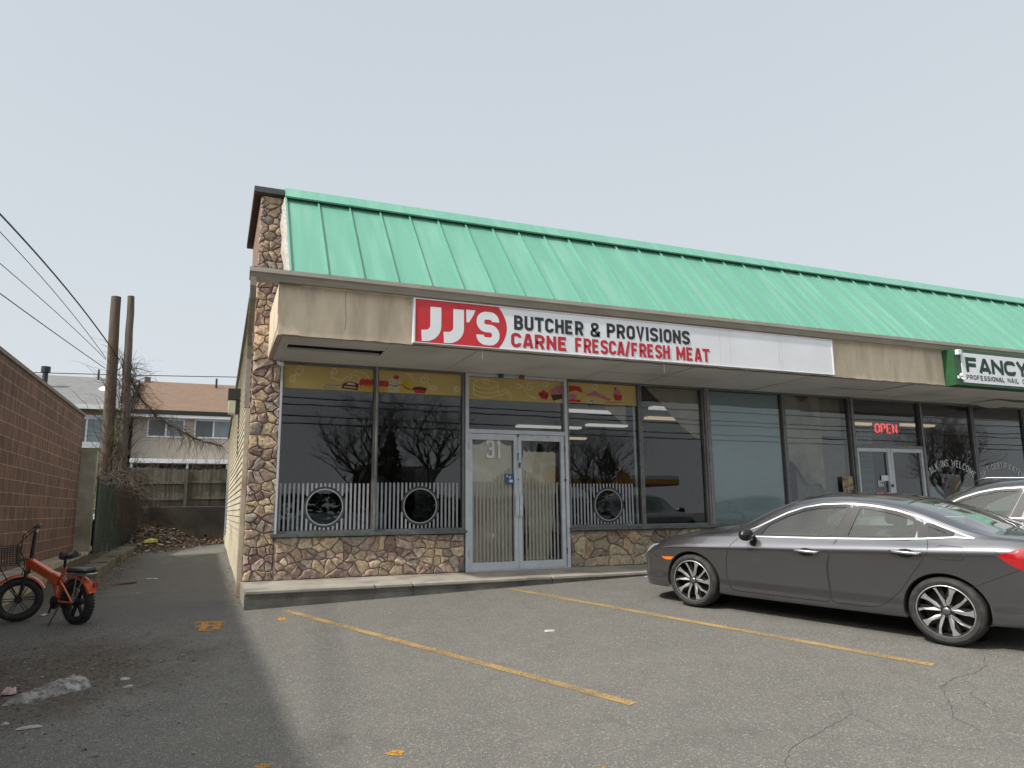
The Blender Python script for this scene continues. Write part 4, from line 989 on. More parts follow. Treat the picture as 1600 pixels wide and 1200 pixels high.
mb = MB(); mb.lathe([(.0, 0), (.035, .0), (.04, .02), (.028, .05), (0, .05)], Matrix.Translation((12.70, 9.05, 3.45)) @ Matrix.Rotation(R_(80), 4, 'X')); mb.box((12.66, 9.06, 3.40), (12.76, 9.0885, 3.45)); mb.tube([(12.70, 9.04, 3.41), (12.72, 9.0, 3.37)], .018); mb.build('lamp_head', WHITE, t, smooth=True, sharp=40)
t = thing('security_camera', (.80, 10.95, 3.28), 'small white security camera under the soffit beside the stone pier', 'camera')
mb = MB(); M = Matrix.Translation((.82, 10.86, 3.235)) @ Matrix.Rotation(R_(35), 4, 'Z') @ Matrix.Rotation(R_(25), 4, 'X'); mb.lathe([(0, -.05), (.024, -.05), (.026, .04), (.03, .045), (.03, .06), (0, .06)], M @ Matrix.Rotation(R_(90), 4, 'X'), 14); mb.build('camera_body', WHITE, t, smooth=True, sharp=40)
mb = MB(); mb.tube([(.80, 10.97, 3.29), (.80, 10.93, 3.27), (.82, 10.88, 3.25)], .010); mb.lathe([(.0, 3.29), (.03, 3.29), (.03, 3.302), (0, 3.302)], Matrix.Translation((.80, 10.95, 0)), 12); mb.build('camera_bracket', WHITE, t)
t = thing('door_sensor', (4.3, 10.93, 3.28), 'small dark blue box above the glass doors', 'box'); bx('sensor_box', (4.27, 10.90, 3.235), (4.34, 10.97, 3.304), mat('box_blue', (.02, .10, .17), rough=.4), t, bev=.006)
t = thing('door_sensor', (4.68, 10.93, 3.28), 'small orange box above the glass doors', 'box'); bx('sensor_box', (4.645, 10.90, 3.235), (4.715, 10.97, 3.304), mat('box_orange', (.30, .09, .03), rough=.5), t, bev=.006)
t = thing('open_sign', (13.1, 11.14, 2.55), 'glowing red neon OPEN sign behind the transom glass', 'neon sign')
NEON = mat('neon_red', (1, .10, .10), (1, .1, .1), emit=.75)
mb = MB(); FO = lambda u, v, l: (u, 11.12-l, v)
def neon(s, u0, u1, v0, h):
    w = .56; tot = w*len(s)+.12*(len(s)-1); sc = (u1-u0)/tot; x = 0
    for ch in s:
        for off in (0, .09):
            for pts, cl, r in glyph(ch, w-off*2, .04):
                q3 = [(p[0], p[1]*(1-off*1.6)+off*.8)+tuple(p[2:]) for p in pts]; P = rnd_poly(q3, r, cl) if r else q3
                mb.tube([FO(u0+(x+off+a)*sc, v0+b*h, 0) for a, b in P], .006, 5, closed=cl)
        x += w+.12
neon('OPEN', 12.79, 13.43, 2.60, .20); mb.build('neon_tube', NEON, t)
bx('backing', (12.74, 11.13, 2.56), (13.52, 11.135, 2.83), mat('clear_back', (.05, .03, .03), rough=.3), t)
t = thing('poster', (11.72, 10.99, 1.3), 'dark poster of small coloured pictures taped to the mullion left of the salon door', 'poster')
PST = mat('poster_print', (.45, .28, .2), (.03, .02, .02), rough=.5, scale=16, lo=.45, hi=.6, c3=(.5, .42, .15), s3=9)
bx('print', (11.62, 10.985, 1.12), (11.90, 10.992, 1.68), PST, t)
t = thing('wall_lamp', (.40, 15.9, 3.1), 'dark box wall lamp with frosted lens on the cream side wall', 'lamp'); bx('housing', (.20, 15.78, 3.38), (.435, 16.05, 3.62), BLACK, t, bev=.01); bx('back_plate', (.36, 15.80, 3.10), (.435, 16.03, 3.379), BLACK, t); bx('lens', (.215, 15.79, 3.10), (.355, 16.04, 3.378), mat('frosted_lens', (.45, .45, .36), rough=.3), t, bev=.01)
mb = MB(); mb.tube([(.43, 15.9, 3.1), (.428, 15.87, 2.8), (.43, 15.7, 2.6), (.43, 15.6, 2.2)], .008, 6); mb.build('cable', BLACK, t)
# wires hanging under the sign
for x in (3.38, 6.37):
    mb = MB(); mb.tube([(x, 9.30, 3.30), (x+.005, 9.29, 3.21), (x+.004, 9.29, 3.16)], .004, 5); tag(mb.build('hanging_wire', WHITE), 'short white wire end dangling under the red field of the sign' if x < 5 else 'short white wire end dangling under the word MEAT', 'wire')

# ------------------------------------------------------------ left block building
def block_mat():
    m, nt, out = new_mat('painted_block'); L = nt.links.new
    p = nd(nt, 'ShaderNodeBsdfPrincipled'); p.inputs['Roughness'].default_value = .9; L(p.outputs[0], out.inputs[0])
    tc = nd(nt, 'ShaderNodeTexCoord'); sp = nd(nt, 'ShaderNodeSeparateXYZ'); L(tc.outputs['Object'], sp.inputs[0])
    cb = nd(nt, 'ShaderNodeCombineXYZ'); L(sp.outputs[1], cb.inputs[0]); L(sp.outputs[2], cb.inputs[1])
    b = nd(nt, 'ShaderNodeTexBrick'); L(cb.outputs[0], b.inputs[0])
    b.inputs['Scale'].default_value = 1; b.inputs['Brick Width'].default_value = .415; b.inputs['Row Height'].default_value = .205; b.inputs['Mortar Size'].default_value = .009
    b.inputs['Mortar Smooth'].default_value = .3; b.inputs['Bias'].default_value = 0
    b.inputs['Color1'].default_value = (.145, .083, .066, 1); b.inputs['Color2'].default_value = (.10, .058, .048, 1); b.inputs['Mortar'].default_value = (.30, .19, .15, 1)
    mp = nd(nt, 'ShaderNodeMapping'); mp.inputs['Scale'].default_value = (5, 5, .7); L(tc.outputs['Object'], mp.inputs[0])
    n = nd(nt, 'ShaderNodeTexNoise'); n.inputs['Scale'].default_value = 2; n.inputs['Detail'].default_value = 6; L(mp.outputs[0], n.inputs[0])
    r = nd(nt, 'ShaderNodeMapRange'); r.inputs[1].default_value = .38; r.inputs[2].default_value = .62; r.inputs[3].default_value = .62; r.inputs[4].default_value = 1.1; L(n.outputs[0], r.inputs[0])
    mx = nd(nt, 'ShaderNodeMix'); mx.data_type = 'RGBA'; mx.blend_type = 'MULTIPLY'; mx.inputs[0].default_value = 1; L(b.outputs[0], mx.inputs[6]); L(r.outputs[0], mx.inputs[7]); L(mx.outputs[2], p.inputs['Base Color'])
    n2 = nd(nt, 'ShaderNodeTexNoise'); n2.inputs['Scale'].default_value = 60; n2.inputs['Detail'].default_value = 4; L(tc.outputs['Object'], n2.inputs[0])
    a = nd(nt, 'ShaderNodeMath'); a.operation = 'MULTIPLY_ADD'; a.inputs[1].default_value = -1.4; L(b.outputs['Fac'], a.inputs[0]); L(n2.outputs[0], a.inputs[2])
    bp = nd(nt, 'ShaderNodeBump'); bp.inputs['Strength'].default_value = .7; bp.inputs['Distance'].default_value = .008; L(a.outputs[0], bp.inputs['Height']); L(bp.outputs[0], p.inputs['Normal'])
    return m
BB = thing('block_building', (-2.9, 10, -.2), 'reddish brown painted concrete block building on the left edge of the alley', 'building')
bx('wall', (-9, -1.5, -.6), (-2.9, 19.69, 3.385), block_mat(), BB)
bx('wall_coping', (-9.05, -1.55, 3.387), (-2.87, 19.66, 3.45), mat('coping_grey', (.16, .14, .125), (.11, .10, .09), rough=.7), BB)
bx('concrete_ledge', (-2.898, -1.5, -.5), (-2.56, 20.1, .25), CONC, BB, bev=.01)
PAT = mat('faded_paint', (.24, .13, .10), (.2, .11, .09), rough=.9, scale=20)
mb = MB(); FW = lambda u, v, l: (-2.897+l, u, v)
mb.ribbon(spiral(12.2, 2.05, .07, .02, 0, 1.3), .012, FW); mb.ribbon([(12.6, 1.75), (12.62, 2.1), (12.75, 2.05), (12.74, 1.7)], .014, FW, lift=.0005); mb.build('chalk_scrawl', PAT, BB)
PIL = tag(bx('concrete_pillar', (-2.93, 19.695, -.2), (-2.56, 19.85, 2.60), CONCD, bev=.012), 'tall thin grey concrete pillar between the block wall and the green fence', 'pillar')
mb = MB(); 
for k in range(6):
    y0 = 15.4+k*1.5; y1 = y0+1.495
    zt = gh(-2, y0)+.19+rnd(-.012, .012)
    mb.box((-2.2, y0, -.4), (-1.85+rnd(-.012, .012), y1, zt), bev=.02)
tag(mb.build('kerb_wall', mat('mossy_concrete', (.16, .145, .115), (.09, .085, .06), rough=.95, scale=5, c3=(.045, .05, .02), s3=1.3, bump=.7, bscale=30)), 'low mossy concrete kerb wall below the green fence', 'kerb')
mb = MB(); mb.grid([[(x, y, gh(x, y)+(-.03 if y < 15.2 else .12+rnd(-.02, .03)+(.1 if x < -2.4 else 0))) for y in [14.9]+[15.4+.45*k for k in range(24)]] for x in (-2.9, -2.6, -2.4, -2.19)]); struct(mb.build('soil_strip', mat('soil', (.075, .058, .038), (.04, .032, .022), rough=1, scale=20, bump=.8), smooth=True))

# chain link fence with green privacy slats
FE = thing('chain_link_fence', (-2.45, 20, .1), 'dark green slatted chain link fence beside the concrete pillar, hung with dry vines', 'fence')
FG = mat('fence_green', (.014, .045, .036), (.008, .026, .022), rough=.6, scale=4, c3=(.03, .035, .028), s3=3)
FWIRE = mat('fence_wire', (.05, .07, .06), (.03, .045, .04), rough=.5, metal=.4)
fa, fb = Vector((-2.53, 19.8)), Vector((-2.18, 25.9))
def fpt(t, off=0):
    p = fa.lerp(fb, t); return (p.x+off, p.y)
mb = MB(); n = 92
for k in range(n):
    t0, t1 = k/n, (k+.82)/n; a, b = fpt(t0), fpt(t1); zb = gh(a[0], a[1])+.14; zt = zb+1.66+rnd(-.03, .02)
    o = rnd(-.012, .012)
    mb.box((0, 0, 0), (1, 1, 1), Matrix(((b[0]-a[0], .006, o*.0, a[0]+o), (b[1]-a[1], 0, 0, a[1]), (0, 0, zt-zb, zb), (0, 0, 0, 1))))
sl_o = mb.build('privacy_slats', FG, FE)
mb = MB(); 
for k in range(0, 130):
    t = k/90-.2
    for s in (1, -1):
        A = None; seg = []
        for q in range(0, 13):
            tt = t+s*q*.016; 
            if 0 <= tt <= 1: p = fpt(tt, .014); seg.append((p[0], p[1], gh(p[0], p[1])+.12+q*.14))
        if len(seg) > 1: mb.tube(seg, .0022, 3, cap=False)
mb.build('wire_mesh', FWIRE, FE)
for t in (0, .33, .66, 1.0):
    mb = MB(); p = fpt(t, .03); mb.tube([(p[0], p[1], gh(*p)), (p[0], p[1], gh(*p)+1.95)], .03, 10); mb.build('post', FWIRE, FE)
mb = MB(); mb.tube([(*fpt(0, .02), gh(*fpt(0))+1.84), (*fpt(1, .02), gh(*fpt(1))+1.84)], .022, 8); mb.build('top_rail', FWIRE, FE)

# retaining wall, wooden fence
RW = tag(bx('retaining_wall', (-2.22, 26.0, -.3), (.44, 26.35, 1.31), mat('dark_wall', (.075, .062, .048), (.04, .034, .027), rough=.95, scale=1.6, c3=(.022, .02, .016), s3=.9, bump=.5, bscale=12), bev=.02), 'dark stained concrete retaining wall closing the end of the alley', 'wall')
mb = MB(); mb.poly([(-1.85, 25.994, .12), (-1.85, 25.994, .95), (-1.1, 25.994, .72), (-.45, 25.994, .52), (-.35, 25.994, .15)]); mb.build('pale_patch', mat('rendered_patch', (.10, .075, .055), (.075, .058, .045), rough=.95, scale=3), RW)
mb = MB(); mb.lathe([(0, 0), (.035, 0)], Matrix.Translation((-.12, 25.992, .38)) @ Matrix.Rotation(R_(90), 4, 'X'), 12); mb.build('drain_hole', BLACK, RW)
WF = thing('wooden_fence', (-1, 26.5, 1.2), 'weathered grey board fence on top of the dark retaining wall', 'fence')
WOOD = mat('weathered_wood', (.17, .15, .12), (.095, .085, .07), rough=.95, scale=5, stretch=(6, 6, .5), c3=(.06, .065, .045), s3=1.5, bump=.5, bscale=20)
mb = MB(); x = -2.75
while x < .9:
    w = .135; zt = 2.56+.02*sin(x*2)+rnd(-.02, .02); 
    if x > -.85: zt -= .02
    mb.prism([(x, 1.0 if x > -2.2 else .35), (x+w-.008, 1.0 if x > -2.2 else .35), (x+w-.008, zt-.03), (x+w*.7, zt), (x+w*.3, zt), (x, zt-.03)], lambda u, v, t: (u, t, v), 26.52+rnd(-.006, .006), 26.545); x += w
mb.build('boards', WOOD, WF)
for z in (1.52, 2.05):
    mb = MB(); mb.box((-2.75, 26.46, z), (-.86, 26.515, z+.09)); mb.box((-.76, 26.46, z+.03), (.9, 26.515, z+.12)); mb.build('rail', WOOD, WF)
for x in (-.86, -2.3): bx('post', (x, 26.40, .9 if x > -2 else .3), (x+.1, 26.50, 2.55), WOOD, WF)
TER = mat('bank_soil', (.06, .05, .035), (.04, .033, .024), rough=1, scale=3, bump=.5)
mb = MB(); mb.grid([[(x, y, z) for (y, z) in ((26.36, 1.1), (30, 1.2), (70, 1.3), (150, 1.5))] for x in (-60, -2.3, .4, 60)]); struct(mb.build('raised_ground', TER))

# houses behind
def shingle(name, a, b):
    m, nt, out = new_mat(name); L = nt.links.new
    p = nd(nt, 'ShaderNodeBsdfPrincipled'); p.inputs['Roughness'].default_value = .9; L(p.outputs[0], out.inputs[0])
    tc = nd(nt, 'ShaderNodeTexCoord'); br = nd(nt, 'ShaderNodeTexBrick'); L(tc.outputs['Object'], br.inputs[0])
    br.inputs['Scale'].default_value = 1; br.inputs['Brick Width'].default_value = .3; br.inputs['Row Height'].default_value = .14; br.inputs['Mortar Size'].default_value = .006
    br.inputs['Color1'].default_value = c4(a); br.inputs['Color2'].default_value = c4(b); br.inputs['Mortar'].default_value = c4(tuple(x*.55 for x in b)); L(br.outputs[0], p.inputs['Base Color'])
    return m
RBR = shingle('brown_shingle', (.20, .13, .088), (.165, .108, .075)); RGR = shingle('grey_shingle', (.20, .20, .20), (.16, .16, .165))
def lap(mb, x0, x1, y, z0, z1, p=.115):
    z = z0
    while z < z1: 
        zz = min(z+p, z1); mb.poly([(x0, y-.014, z), (x1, y-.014, z), (x1, y, zz), (x0, y, zz)]); mb.poly([(x0, y-.014, z), (x1, y-.014, z), (x1, y+.01, z), (x0, y+.01, z)]); z += p
WGL = mat('house_glass', (.10, .12, .13), (.06, .075, .08), rough=.08, scale=.6)
WGL2 = mat('curtained_glass', (.22, .27, .28), (.17, .21, .22), rough=.15, scale=2)
def win(parent, x0, x1, y, z0, z1, fr, flip=False):
    mb = MB(); w = .075
    for a in ((x0, z0, x0+w, z1), (x1-w, z0, x1, z1), (x0+w, z0, x1-w, z0+w), (x0+w, z1-w, x1-w, z1), ((x0+x1)/2-.04, z0+w, (x0+x1)/2+.04, z1-w)): mb.box((a[0], y-.07, a[1]), (a[2], y+.02, a[3]))
    o = mb.build('window', fr, parent); xm = (x0+x1)/2
    bx('pane', (x0+w, y-.03, z0+w), (xm-.04, y-.025, z1-w), WGL, o); bx('pane', (xm+.04, y-.035, z0+w), (x1-w, y-.03, z1-w), WGL2, o)
H1 = thing('brown_roof_house', (-.5, 42, 1.3), 'pale shingle-sided house with a brown roof and two wide white windows behind the fence', 'house')
mb = MB(); lap(mb, -3.98, 3.5, 42, 3.72, 6.28); mb.build('wall', mat('house_siding', (.50, .44, .36), (.42, .365, .30), rough=.8, scale=8, stretch=(3, 1, 8)), H1)
bx('wall_core', (-3.97, 42.01, 1.2), (3.5, 50, 6.3), ROOMD, H1)
mb = MB(); mb.prism([(41.45, 6.28), (41.45, 6.40), (47.0, 8.78), (52.5, 6.4), (52.5, 6.28), (47.0, 8.64)], lambda u, v, t: (t, u, v), -4.15, 3.6); rf = mb.build('roof', RBR, H1)
mb = MB(); mb.tube([(-.1, 46.2, 8.3), (-.1, 46.2, 9.0)], .06, 8); mb.build('vent_pipe', BLACK, rf)
mb = MB(); mb.box((-4.0, 46.7, 8.5), (-3.7, 47.1, 8.98)); mb.build('chimney', mat('chimney_brick', (.15, .10, .08)), rf)
bx('eave_board', (-4.15, 41.40, 6.16), (3.6, 41.449, 6.38), BLACK, H1); bx('eave_gutter', (-4.15, 41.42, 6.02), (3.6, 41.9, 6.155), WHITE, H1)
win(H1, -3.30, -1.52, 42, 5.02, 6.0, WHITE); win(H1, -1.05, .85, 42, 5.02, 6.02, WHITE)
mb = MB(); mb.box((-3.9, 40.9, 3.62), (3.5, 41.98, 3.84)); mb.build('porch_beam', WHITE, H1)
for x in (-3.86, -1.30, .62): bx('porch_post', (x, 41.0, 1.3), (x+.11, 41.11, 3.62), WHITE, H1)
H2 = thing('grey_roof_house', (-8, 41, 1.3), 'yellow-green house with a grey roof and skylight behind the block building', 'house')
mb = MB(); lap(mb, -14, -4.2, 41.2, 1.3, 6.25, .2); mb.build('wall', mat('lime_siding', (.30, .31, .12), (.25, .26, .10), rough=.8, scale=2), H2)
bx('wall_core', (-14, 41.22, 1.2), (-4.2, 49, 6.2), ROOMD, H2)
mb = MB(); mb.prism([(40.6, 6.32), (40.6, 6.44), (46.0, 8.68), (51.5, 6.4), (51.5, 6.3), (46.0, 8.55)], lambda u, v, t: (t, u, v), -14.2, -4.16); rf = mb.build('roof', RGR, H2)
mb = MB(); mb.lathe([(.45, 0), (.43, .06), (.36, .14), (.2, .2), (0, .22)], Matrix.Translation((-5.45, 43.6, 7.62)) @ Matrix.Rotation(R_(22), 4, 'X'), 20); mb.build('skylight', mat('skylight_dome', (.85, .87, .9), (.8, .82, .85), rough=.2), rf, smooth=True)
mb = MB(); mb.tube([(-6.2, 45.5, 8.3), (-6.2, 45.5, 9.05)], .05, 8); mb.build('vent_pipe', BLACK, rf)
mb = MB(); mb.tube([(-8.35, 43.5, 7.5), (-8.35, 43.5, 8.55)], .13, 8); mb.tube([(-8.35, 43.5, 8.4), (-8.35, 43.5, 8.7)], .22, 8); mb.build('roof_vent', BLACK, rf)
bx('eave_gutter', (-14.2, 40.5, 6.2), (-4.2, 40.599, 6.42), WHITE, H2); bx('upper_trim', (-14, 41.1, 5.85), (-4.2, 41.18, 5.98), WHITE, H2)
win(H2, -6.9, -4.95, 41.15, 4.55, 5.84, WHITE); bx('window_ledge', (-7.1, 41.0, 4.32), (-4.8, 41.18, 4.54), WHITE, H2)

# old poles
POLE = mat('pole_wood', (.135, .09, .06), (.07, .046, .032), rough=.95, scale=3, stretch=(8, 8, .6), c3=(.11, .10, .085), s3=1.1, bump=.7, bscale=16)
POLE2 = mat('pole_wood_grey', (.145, .125, .10), (.075, .063, .05), rough=.95, scale=3, stretch=(8, 8, .6), bump=.7, bscale=16)
def pole(name, x, y, r0, r1, zt, m, lab, lean=(0, 0)):
    mb = MB(); N = 14
    mb.tube([(x+lean[0]*k/N+rnd(-.01, .01), y+lean[1]*k/N, .2+(zt-.2)*k/N) for k in range(N+1)], [r0+(r1-r0)*k/N for k in range(N+1)], 18)
    o = mb.build(name, m, smooth=True, sharp=50); return tag(o, lab, 'pole')
pole('wooden_pole', -2.82, 24, .18, .135, 7.54, POLE, 'thick brown cut-off wooden utility pole, left of the pair by the fence', (-.17, 0))
pole('wooden_pole', -2.42, 24, .16, .095, 7.60, POLE2, 'thinner grey wooden utility pole, right of the pair, wrapped in vines', (-.17, 0))
def cable(pts, r, lab, m=BLACK, sag=0, name='overhead_cable', g='cables running to the cut-off poles'):
    A, B = Vector(pts[0]), Vector(pts[-1]); P = []
    for k in range(25):
        t = k/24; q = A.lerp(B, t); q.z -= sag*4*t*(1-t); P.append(q)
    mb = MB(); mb.tube(P, r, 6); tag(mb.build(name, m, smooth=True), lab, 'cable', g)
cable([(-4.95, 2.4, 5.6), (-2.75, 23.85, 5.6)], .017, 'thickest overhead cable, topmost of those running left from the poles', sag=-.72)
cable([(-4.9, 2.4, 5.55), (-3.1, 23.9, 5.62)], .008, 'thin overhead cable just under the thickest one', sag=-.62)
cable([(-4.4, 4.4, 4.95), (-3.1, 23.9, 5.58)], .008, 'thin overhead cable, third from the top', sag=-.22)
cable([(-4.4, 4.4, 4.75), (-3.1, 23.9, 5.32)], .011, 'lowest of the overhead cables running left from the poles', sag=.06)
cable([(-20, 58, 10.6), (16, 58, 12.0)], .03, 'faint distant cable sloping over the brown roof', sag=.2)
cable([(-20, 60, 10.5), (10, 60, 10.3)], .03, 'faint distant level cable over the grey roof', sag=.1)

# dry vines
VINE = mat('dry_vine', (.10, .078, .062), (.055, .042, .034), rough=.95, scale=12)
mb = MB()
def tendril(p, d, L, r, droop=.5, wig=.5, n=None, ns=4):
    n = n or max(4, int(L/.11)); P = [Vector(p)]; d = Vector(d).normalized()
    for k in range(n):
        d = (d + Vector((rnd(-1, 1), rnd(-1, 1), rnd(-1, 1)))*wig*.5 + Vector((0, 0, -droop*.13))).normalized(); P.append(P[-1]+d*L/n)
    mb.tube(P, [r*(1-.75*k/n) for k in range(n+1)], ns, cap=False)
    return P
for k in range(330):     # heap on top of and behind the fence
    t = rnd(.25, 1.0); a = fpt(t, rnd(-.5, .25)); z = gh(*a)+rnd(1.4, 2.25)
    P = tendril((a[0], a[1], z), (rnd(-1, 1), rnd(-1, 1), rnd(-.2, .9)), rnd(.5, 1.5), rnd(.005, .012), 1.2, .8)
for k in range(190):     # curtain hanging down the far half of the fence
    t = rnd(.3, 1.03); a = fpt(t, .09); z = gh(*a)+rnd(1.3, 2.0)
    tendril((a[0], a[1], z), (.12, rnd(-.4, .4), -1), rnd(.7, 1.7), rnd(.004, .009), 1.5, .38)
for k in range(430):     # climbing the poles
    pc = random.choice(((-2.85, .22), (-2.48, .17), (-2.48, .17))); a = rnd(0, 2*pi); z = 1.5+3.9*rnd(0, 1)**1.6
    tendril((pc[0]+pc[1]*cos(a), 24+pc[1]*sin(a), z), (rnd(-.6, .6), rnd(-.6, .3), 1), rnd(.5, 1.5), rnd(.005, .011), .6, .6)
for k in range(60):      # loops round the top cable joint
    tendril((-2.5+rnd(-.1, .15), 24+rnd(-.2, .2), rnd(4.2, 5.5)), (rnd(-.2, 1), rnd(-.5, .5), rnd(-.4, .8)), rnd(.5, 1.3), rnd(.004, .008), 1.6, .8)
arc = [Vector((-2.45, 24.0, 5.2)), Vector((-2.2, 24.2, 4.6)), Vector((-1.7, 24.6, 4.05)), Vector((-1.1, 25.2, 3.7)), Vector((-.5, 25.8, 3.45)), Vector((.4, 26.4, 3.3))]
for j in range(5):
    P = []
    for i in range(len(arc)-1):
        for q in range(5): P.append(arc[i].lerp(arc[i+1], q/5)+Vector((rnd(-1, 1), rnd(-1, 1), rnd(-1, 1)))*.045)
    mb.tube(P, rnd(.007, .014), 4)
    for p in P:
        for q in range(4): tendril(p, (rnd(-.6, .8), rnd(-.4, .4), rnd(-1, .6)), rnd(.3, 1.15), rnd(.003, .006), 1.5, .8)
for k in range(110):     # stems standing behind the wooden fence
    x = rnd(-2.3, .4); tendril((x, 26.8+rnd(0, .8), 2.3), (rnd(-.7, .7), 0, 1), rnd(.5, 1.5), rnd(.003, .007), .9, .7)
o = stuff(mb.build('dry_vines', VINE)); tag(o, 'tangle of leafless brown vines over the fence top, the two poles and the cable', 'vines')

# leaf litter, rubble and rubbish at the end of the alley
def chips(name, n, where, size, mats, lab, cat, flat=.35, lift=0):
    mb = MB()
    for k in range(n):
        x, y = where(); z = gh(x, y)+lift+rnd(0, .02); s = rnd(*size); a = rnd(0, 2*pi); mb.cur = random.randrange(len(mats))
        m = 5; tx, ty = rnd(-flat, flat), rnd(-flat, flat); ids = []
        for q in range(m):
            r = s*rnd(.55, 1); b = a+2*pi*q/m; dx, dy = r*cos(b), r*sin(b)*rnd(.5, .9); ids.append((x+dx, y+dy, z+max(0, s*.3)+dx*tx+dy*ty))
        c = mb.vert((x, y, z+s*.45)); I = [mb.vert(p) for p in ids]
        for q in range(m): mb.face([c, I[q], I[(q+1) % m]])
    o = stuff(mb.build(name, mats)); return tag(o, lab, cat)
LF = [mat('leaf_a', (.16, .09, .045)), mat('leaf_b', (.10, .055, .03)), mat('leaf_c', (.26, .19, .12)), mat('leaf_d', (.06, .04, .025))]
def pile():
    while True:
        x, y = rnd(-2.1, .4), rnd(20.8, 25.95)
        if random.random() < (.15+.85*max(0, (y-22)/4))*(1.2 if x < -.6 else .75) and x < -1.6+(y-20.8)*.55: return x, y
mb = MB(); N = 20
P = []
for i in range(N+1):
    P.append([])
    for j in range(N+1):
        x = -2.15+2.6*i/N; y = 22+4*j/N; h = .55*max(0, 1-((x+1.9)/1.6)**2)*max(0, (y-22)/4)**1.2+.10*max(0, (y-24)/2); P[-1].append((x, y, gh(x, y)+h*(1+rnd(-.1, .1))-.015))
mb.grid(P); struct(mb.build('debris_bank', mat('leafy_soil', (.085, .058, .035), (.045, .032, .022), rough=1, scale=16, c3=(.14, .10, .065), s3=7, bump=1), smooth=True))
def pileh(x, y): return .55*max(0, 1-((x+1.9)/1.6)**2)*max(0, (y-22)/4)**1.2+.10*max(0, (y-24)/2)
_gh = gh
def gh(x, y): return _gh(x, y) + (pileh(x, y) if (-2.15 < x < .45 and y > 22) else 0)
chips('leaf_litter', 1500, pile, (.02, .06), LF, 'brown dead leaves and rubbish heaped at the foot of the retaining wall', 'leaves', flat=.8)
chips('leaf_litter', 420, lambda: (-1.78+abs(rnd(-.35, .35)), rnd(13, 22)), (.01, .03), LF, 'brown dead leaves along the foot of the mossy kerb wall', 'leaves')
chips('leaf_litter', 260, lambda: (.42-abs(random.gauss(0, .07)), rnd(9.9, 22)), (.008, .022), LF+[mat('weed', (.08, .11, .035))], 'leaves and small weeds along the foot of the cream side wall', 'leaves')
WH = mat('scrap_white', (.50, .48, .44), (.30, .285, .26), rough=.8)
GREY = mat('pebble_grey', (.25, .235, .21), (.16, .15, .135), rough=.9); DK = mat('pebble_dark', (.035, .03, .027), rough=.9)
def leftfield():
    while True:
        x = random.gauss(-1.2, .75); y = random.gauss(7.4, 1.1)
        if x < .5 and y > 4: return x, y
chips('grit', 2600, leftfield, (.004, .016), [DK, DK, GREY, LF[3]], 'dark grit and crumbs of soil scattered over the left foreground', 'grit', lift=-.004)
chips('leaf_litter', 260, leftfield, (.008, .028), LF+[GREY], 'torn leaves and twig bits on the dirty left foreground', 'leaves')
chips('grit', 500, lambda: (rnd(-1.6, 6), rnd(3, 9.6)), (.002, .006), [GREY, WH, DK], 'tiny pale pebbles scattered over the parking lot', 'grit', lift=-.003)
chips('rubble', 130, lambda: (rnd(-2.0, -.9), random.gauss(24.5, .9)), (.03, .09), [GREY, WH, LF[2]], 'pale scraps among the dead leaves at the end of the alley', 'rubble')
chips('leaf_litter', 200, lambda: (rnd(-1.75, -.9), random.gauss(9.0, .9)), (.006, .018), LF, 'dead leaf crumbs on the asphalt around the folding bicycle', 'leaves')
def scrap(name, x, y, s, m, lab, cat, h=.02, e=1.8, seed=1, rot=0, grp=None):
    rr = random.Random(seed); mb = MB(); n = 9; z = gh(x, y); rings = []
    for (f, hh) in ((1, .15), (.82, .8), (.45, 1)):
        rings.append([mb.vert((x+s*f*(cos(2*pi*k/n)*e*cos(rot)-sin(2*pi*k/n)*sin(rot))*rr.uniform(.75, 1.15), y+s*f*(cos(2*pi*k/n)*e*sin(rot)+sin(2*pi*k/n)*cos(rot))*rr.uniform(.75, 1.15), z+h*hh*rr.uniform(.5, 1.4))) for k in range(n)])
    for A, B in zip(rings, rings[1:]):
        for k in range(n): mb.face([A[k], A[(k+1) % n], B[(k+1) % n], B[k]])
    c = mb.vert((x, y, z+h*rr.uniform(.7, 1.3)))
    for k in range(n): mb.face([rings[-1][k], rings[-1][(k+1) % n], c])
    return tag(mb.build(name, m), lab, cat, grp)
scrap('yellow_bag', -1.55, 23.6, .17, mat('bag_yellow', (.60, .50, .12), (.45, .36, .08), rough=.6, scale=14, bump=.6), 'crumpled yellow bag lying by the leaf heap at the end of the alley', 'bag', .10, 1.4, 3)
scrap('pink_scrap', -1.37, 7.0, .05, mat('scrap_pink', (.55, .38, .36), (.45, .3, .29), rough=.8), 'pinkish crumpled scrap at the left edge of the foreground', 'litter', .05, 1.1, 4)
for i, (x, y, s, e, r, lab) in enumerate(((-1.05, 6.05, .035, 2.2, .3, 'long white paper scrap lowest in the left foreground'), (-.58, 7.05, .03, 1.6, .1, 'white scrap right of the dirty snow lump'), (-.53, 6.8, .018, 2.4, .5, 'thin white sliver below the scrap beside the snow lump'),
        (3.28, 7.04, .028, 2.2, 0, 'small white scrap between the two yellow parking lines'), (6.15, 9.62, .055, 1.7, .1, 'white paper scrap at the kerb in front of the grey car'), (-.90, 14.6, .05, 2.0, .1, 'white scrap on the alley asphalt beside the mossy kerb'), (-1.22, 6.2, .018, 1.4, .1, 'tiny white scrap left of the long one'))):
    scrap('paper_scrap', x, y, s, WH, lab, 'litter', .016, e, i+10, r, 'white scraps of litter')
scrap('fallen_stick', -1.25, 14.0, .06, LF[1], 'dark piece of bark in front of the mossy kerb wall', 'bark', .03, 3.6, 31, .25)
chips('leaf_litter', 60, lambda: (rnd(6.1, 6.9), rnd(9.45, 9.68)), (.01, .035), [LF[2], mat('leaf_tan', (.38, .24, .13))], 'tan leaves in the gutter in front of the grey car', 'leaves')
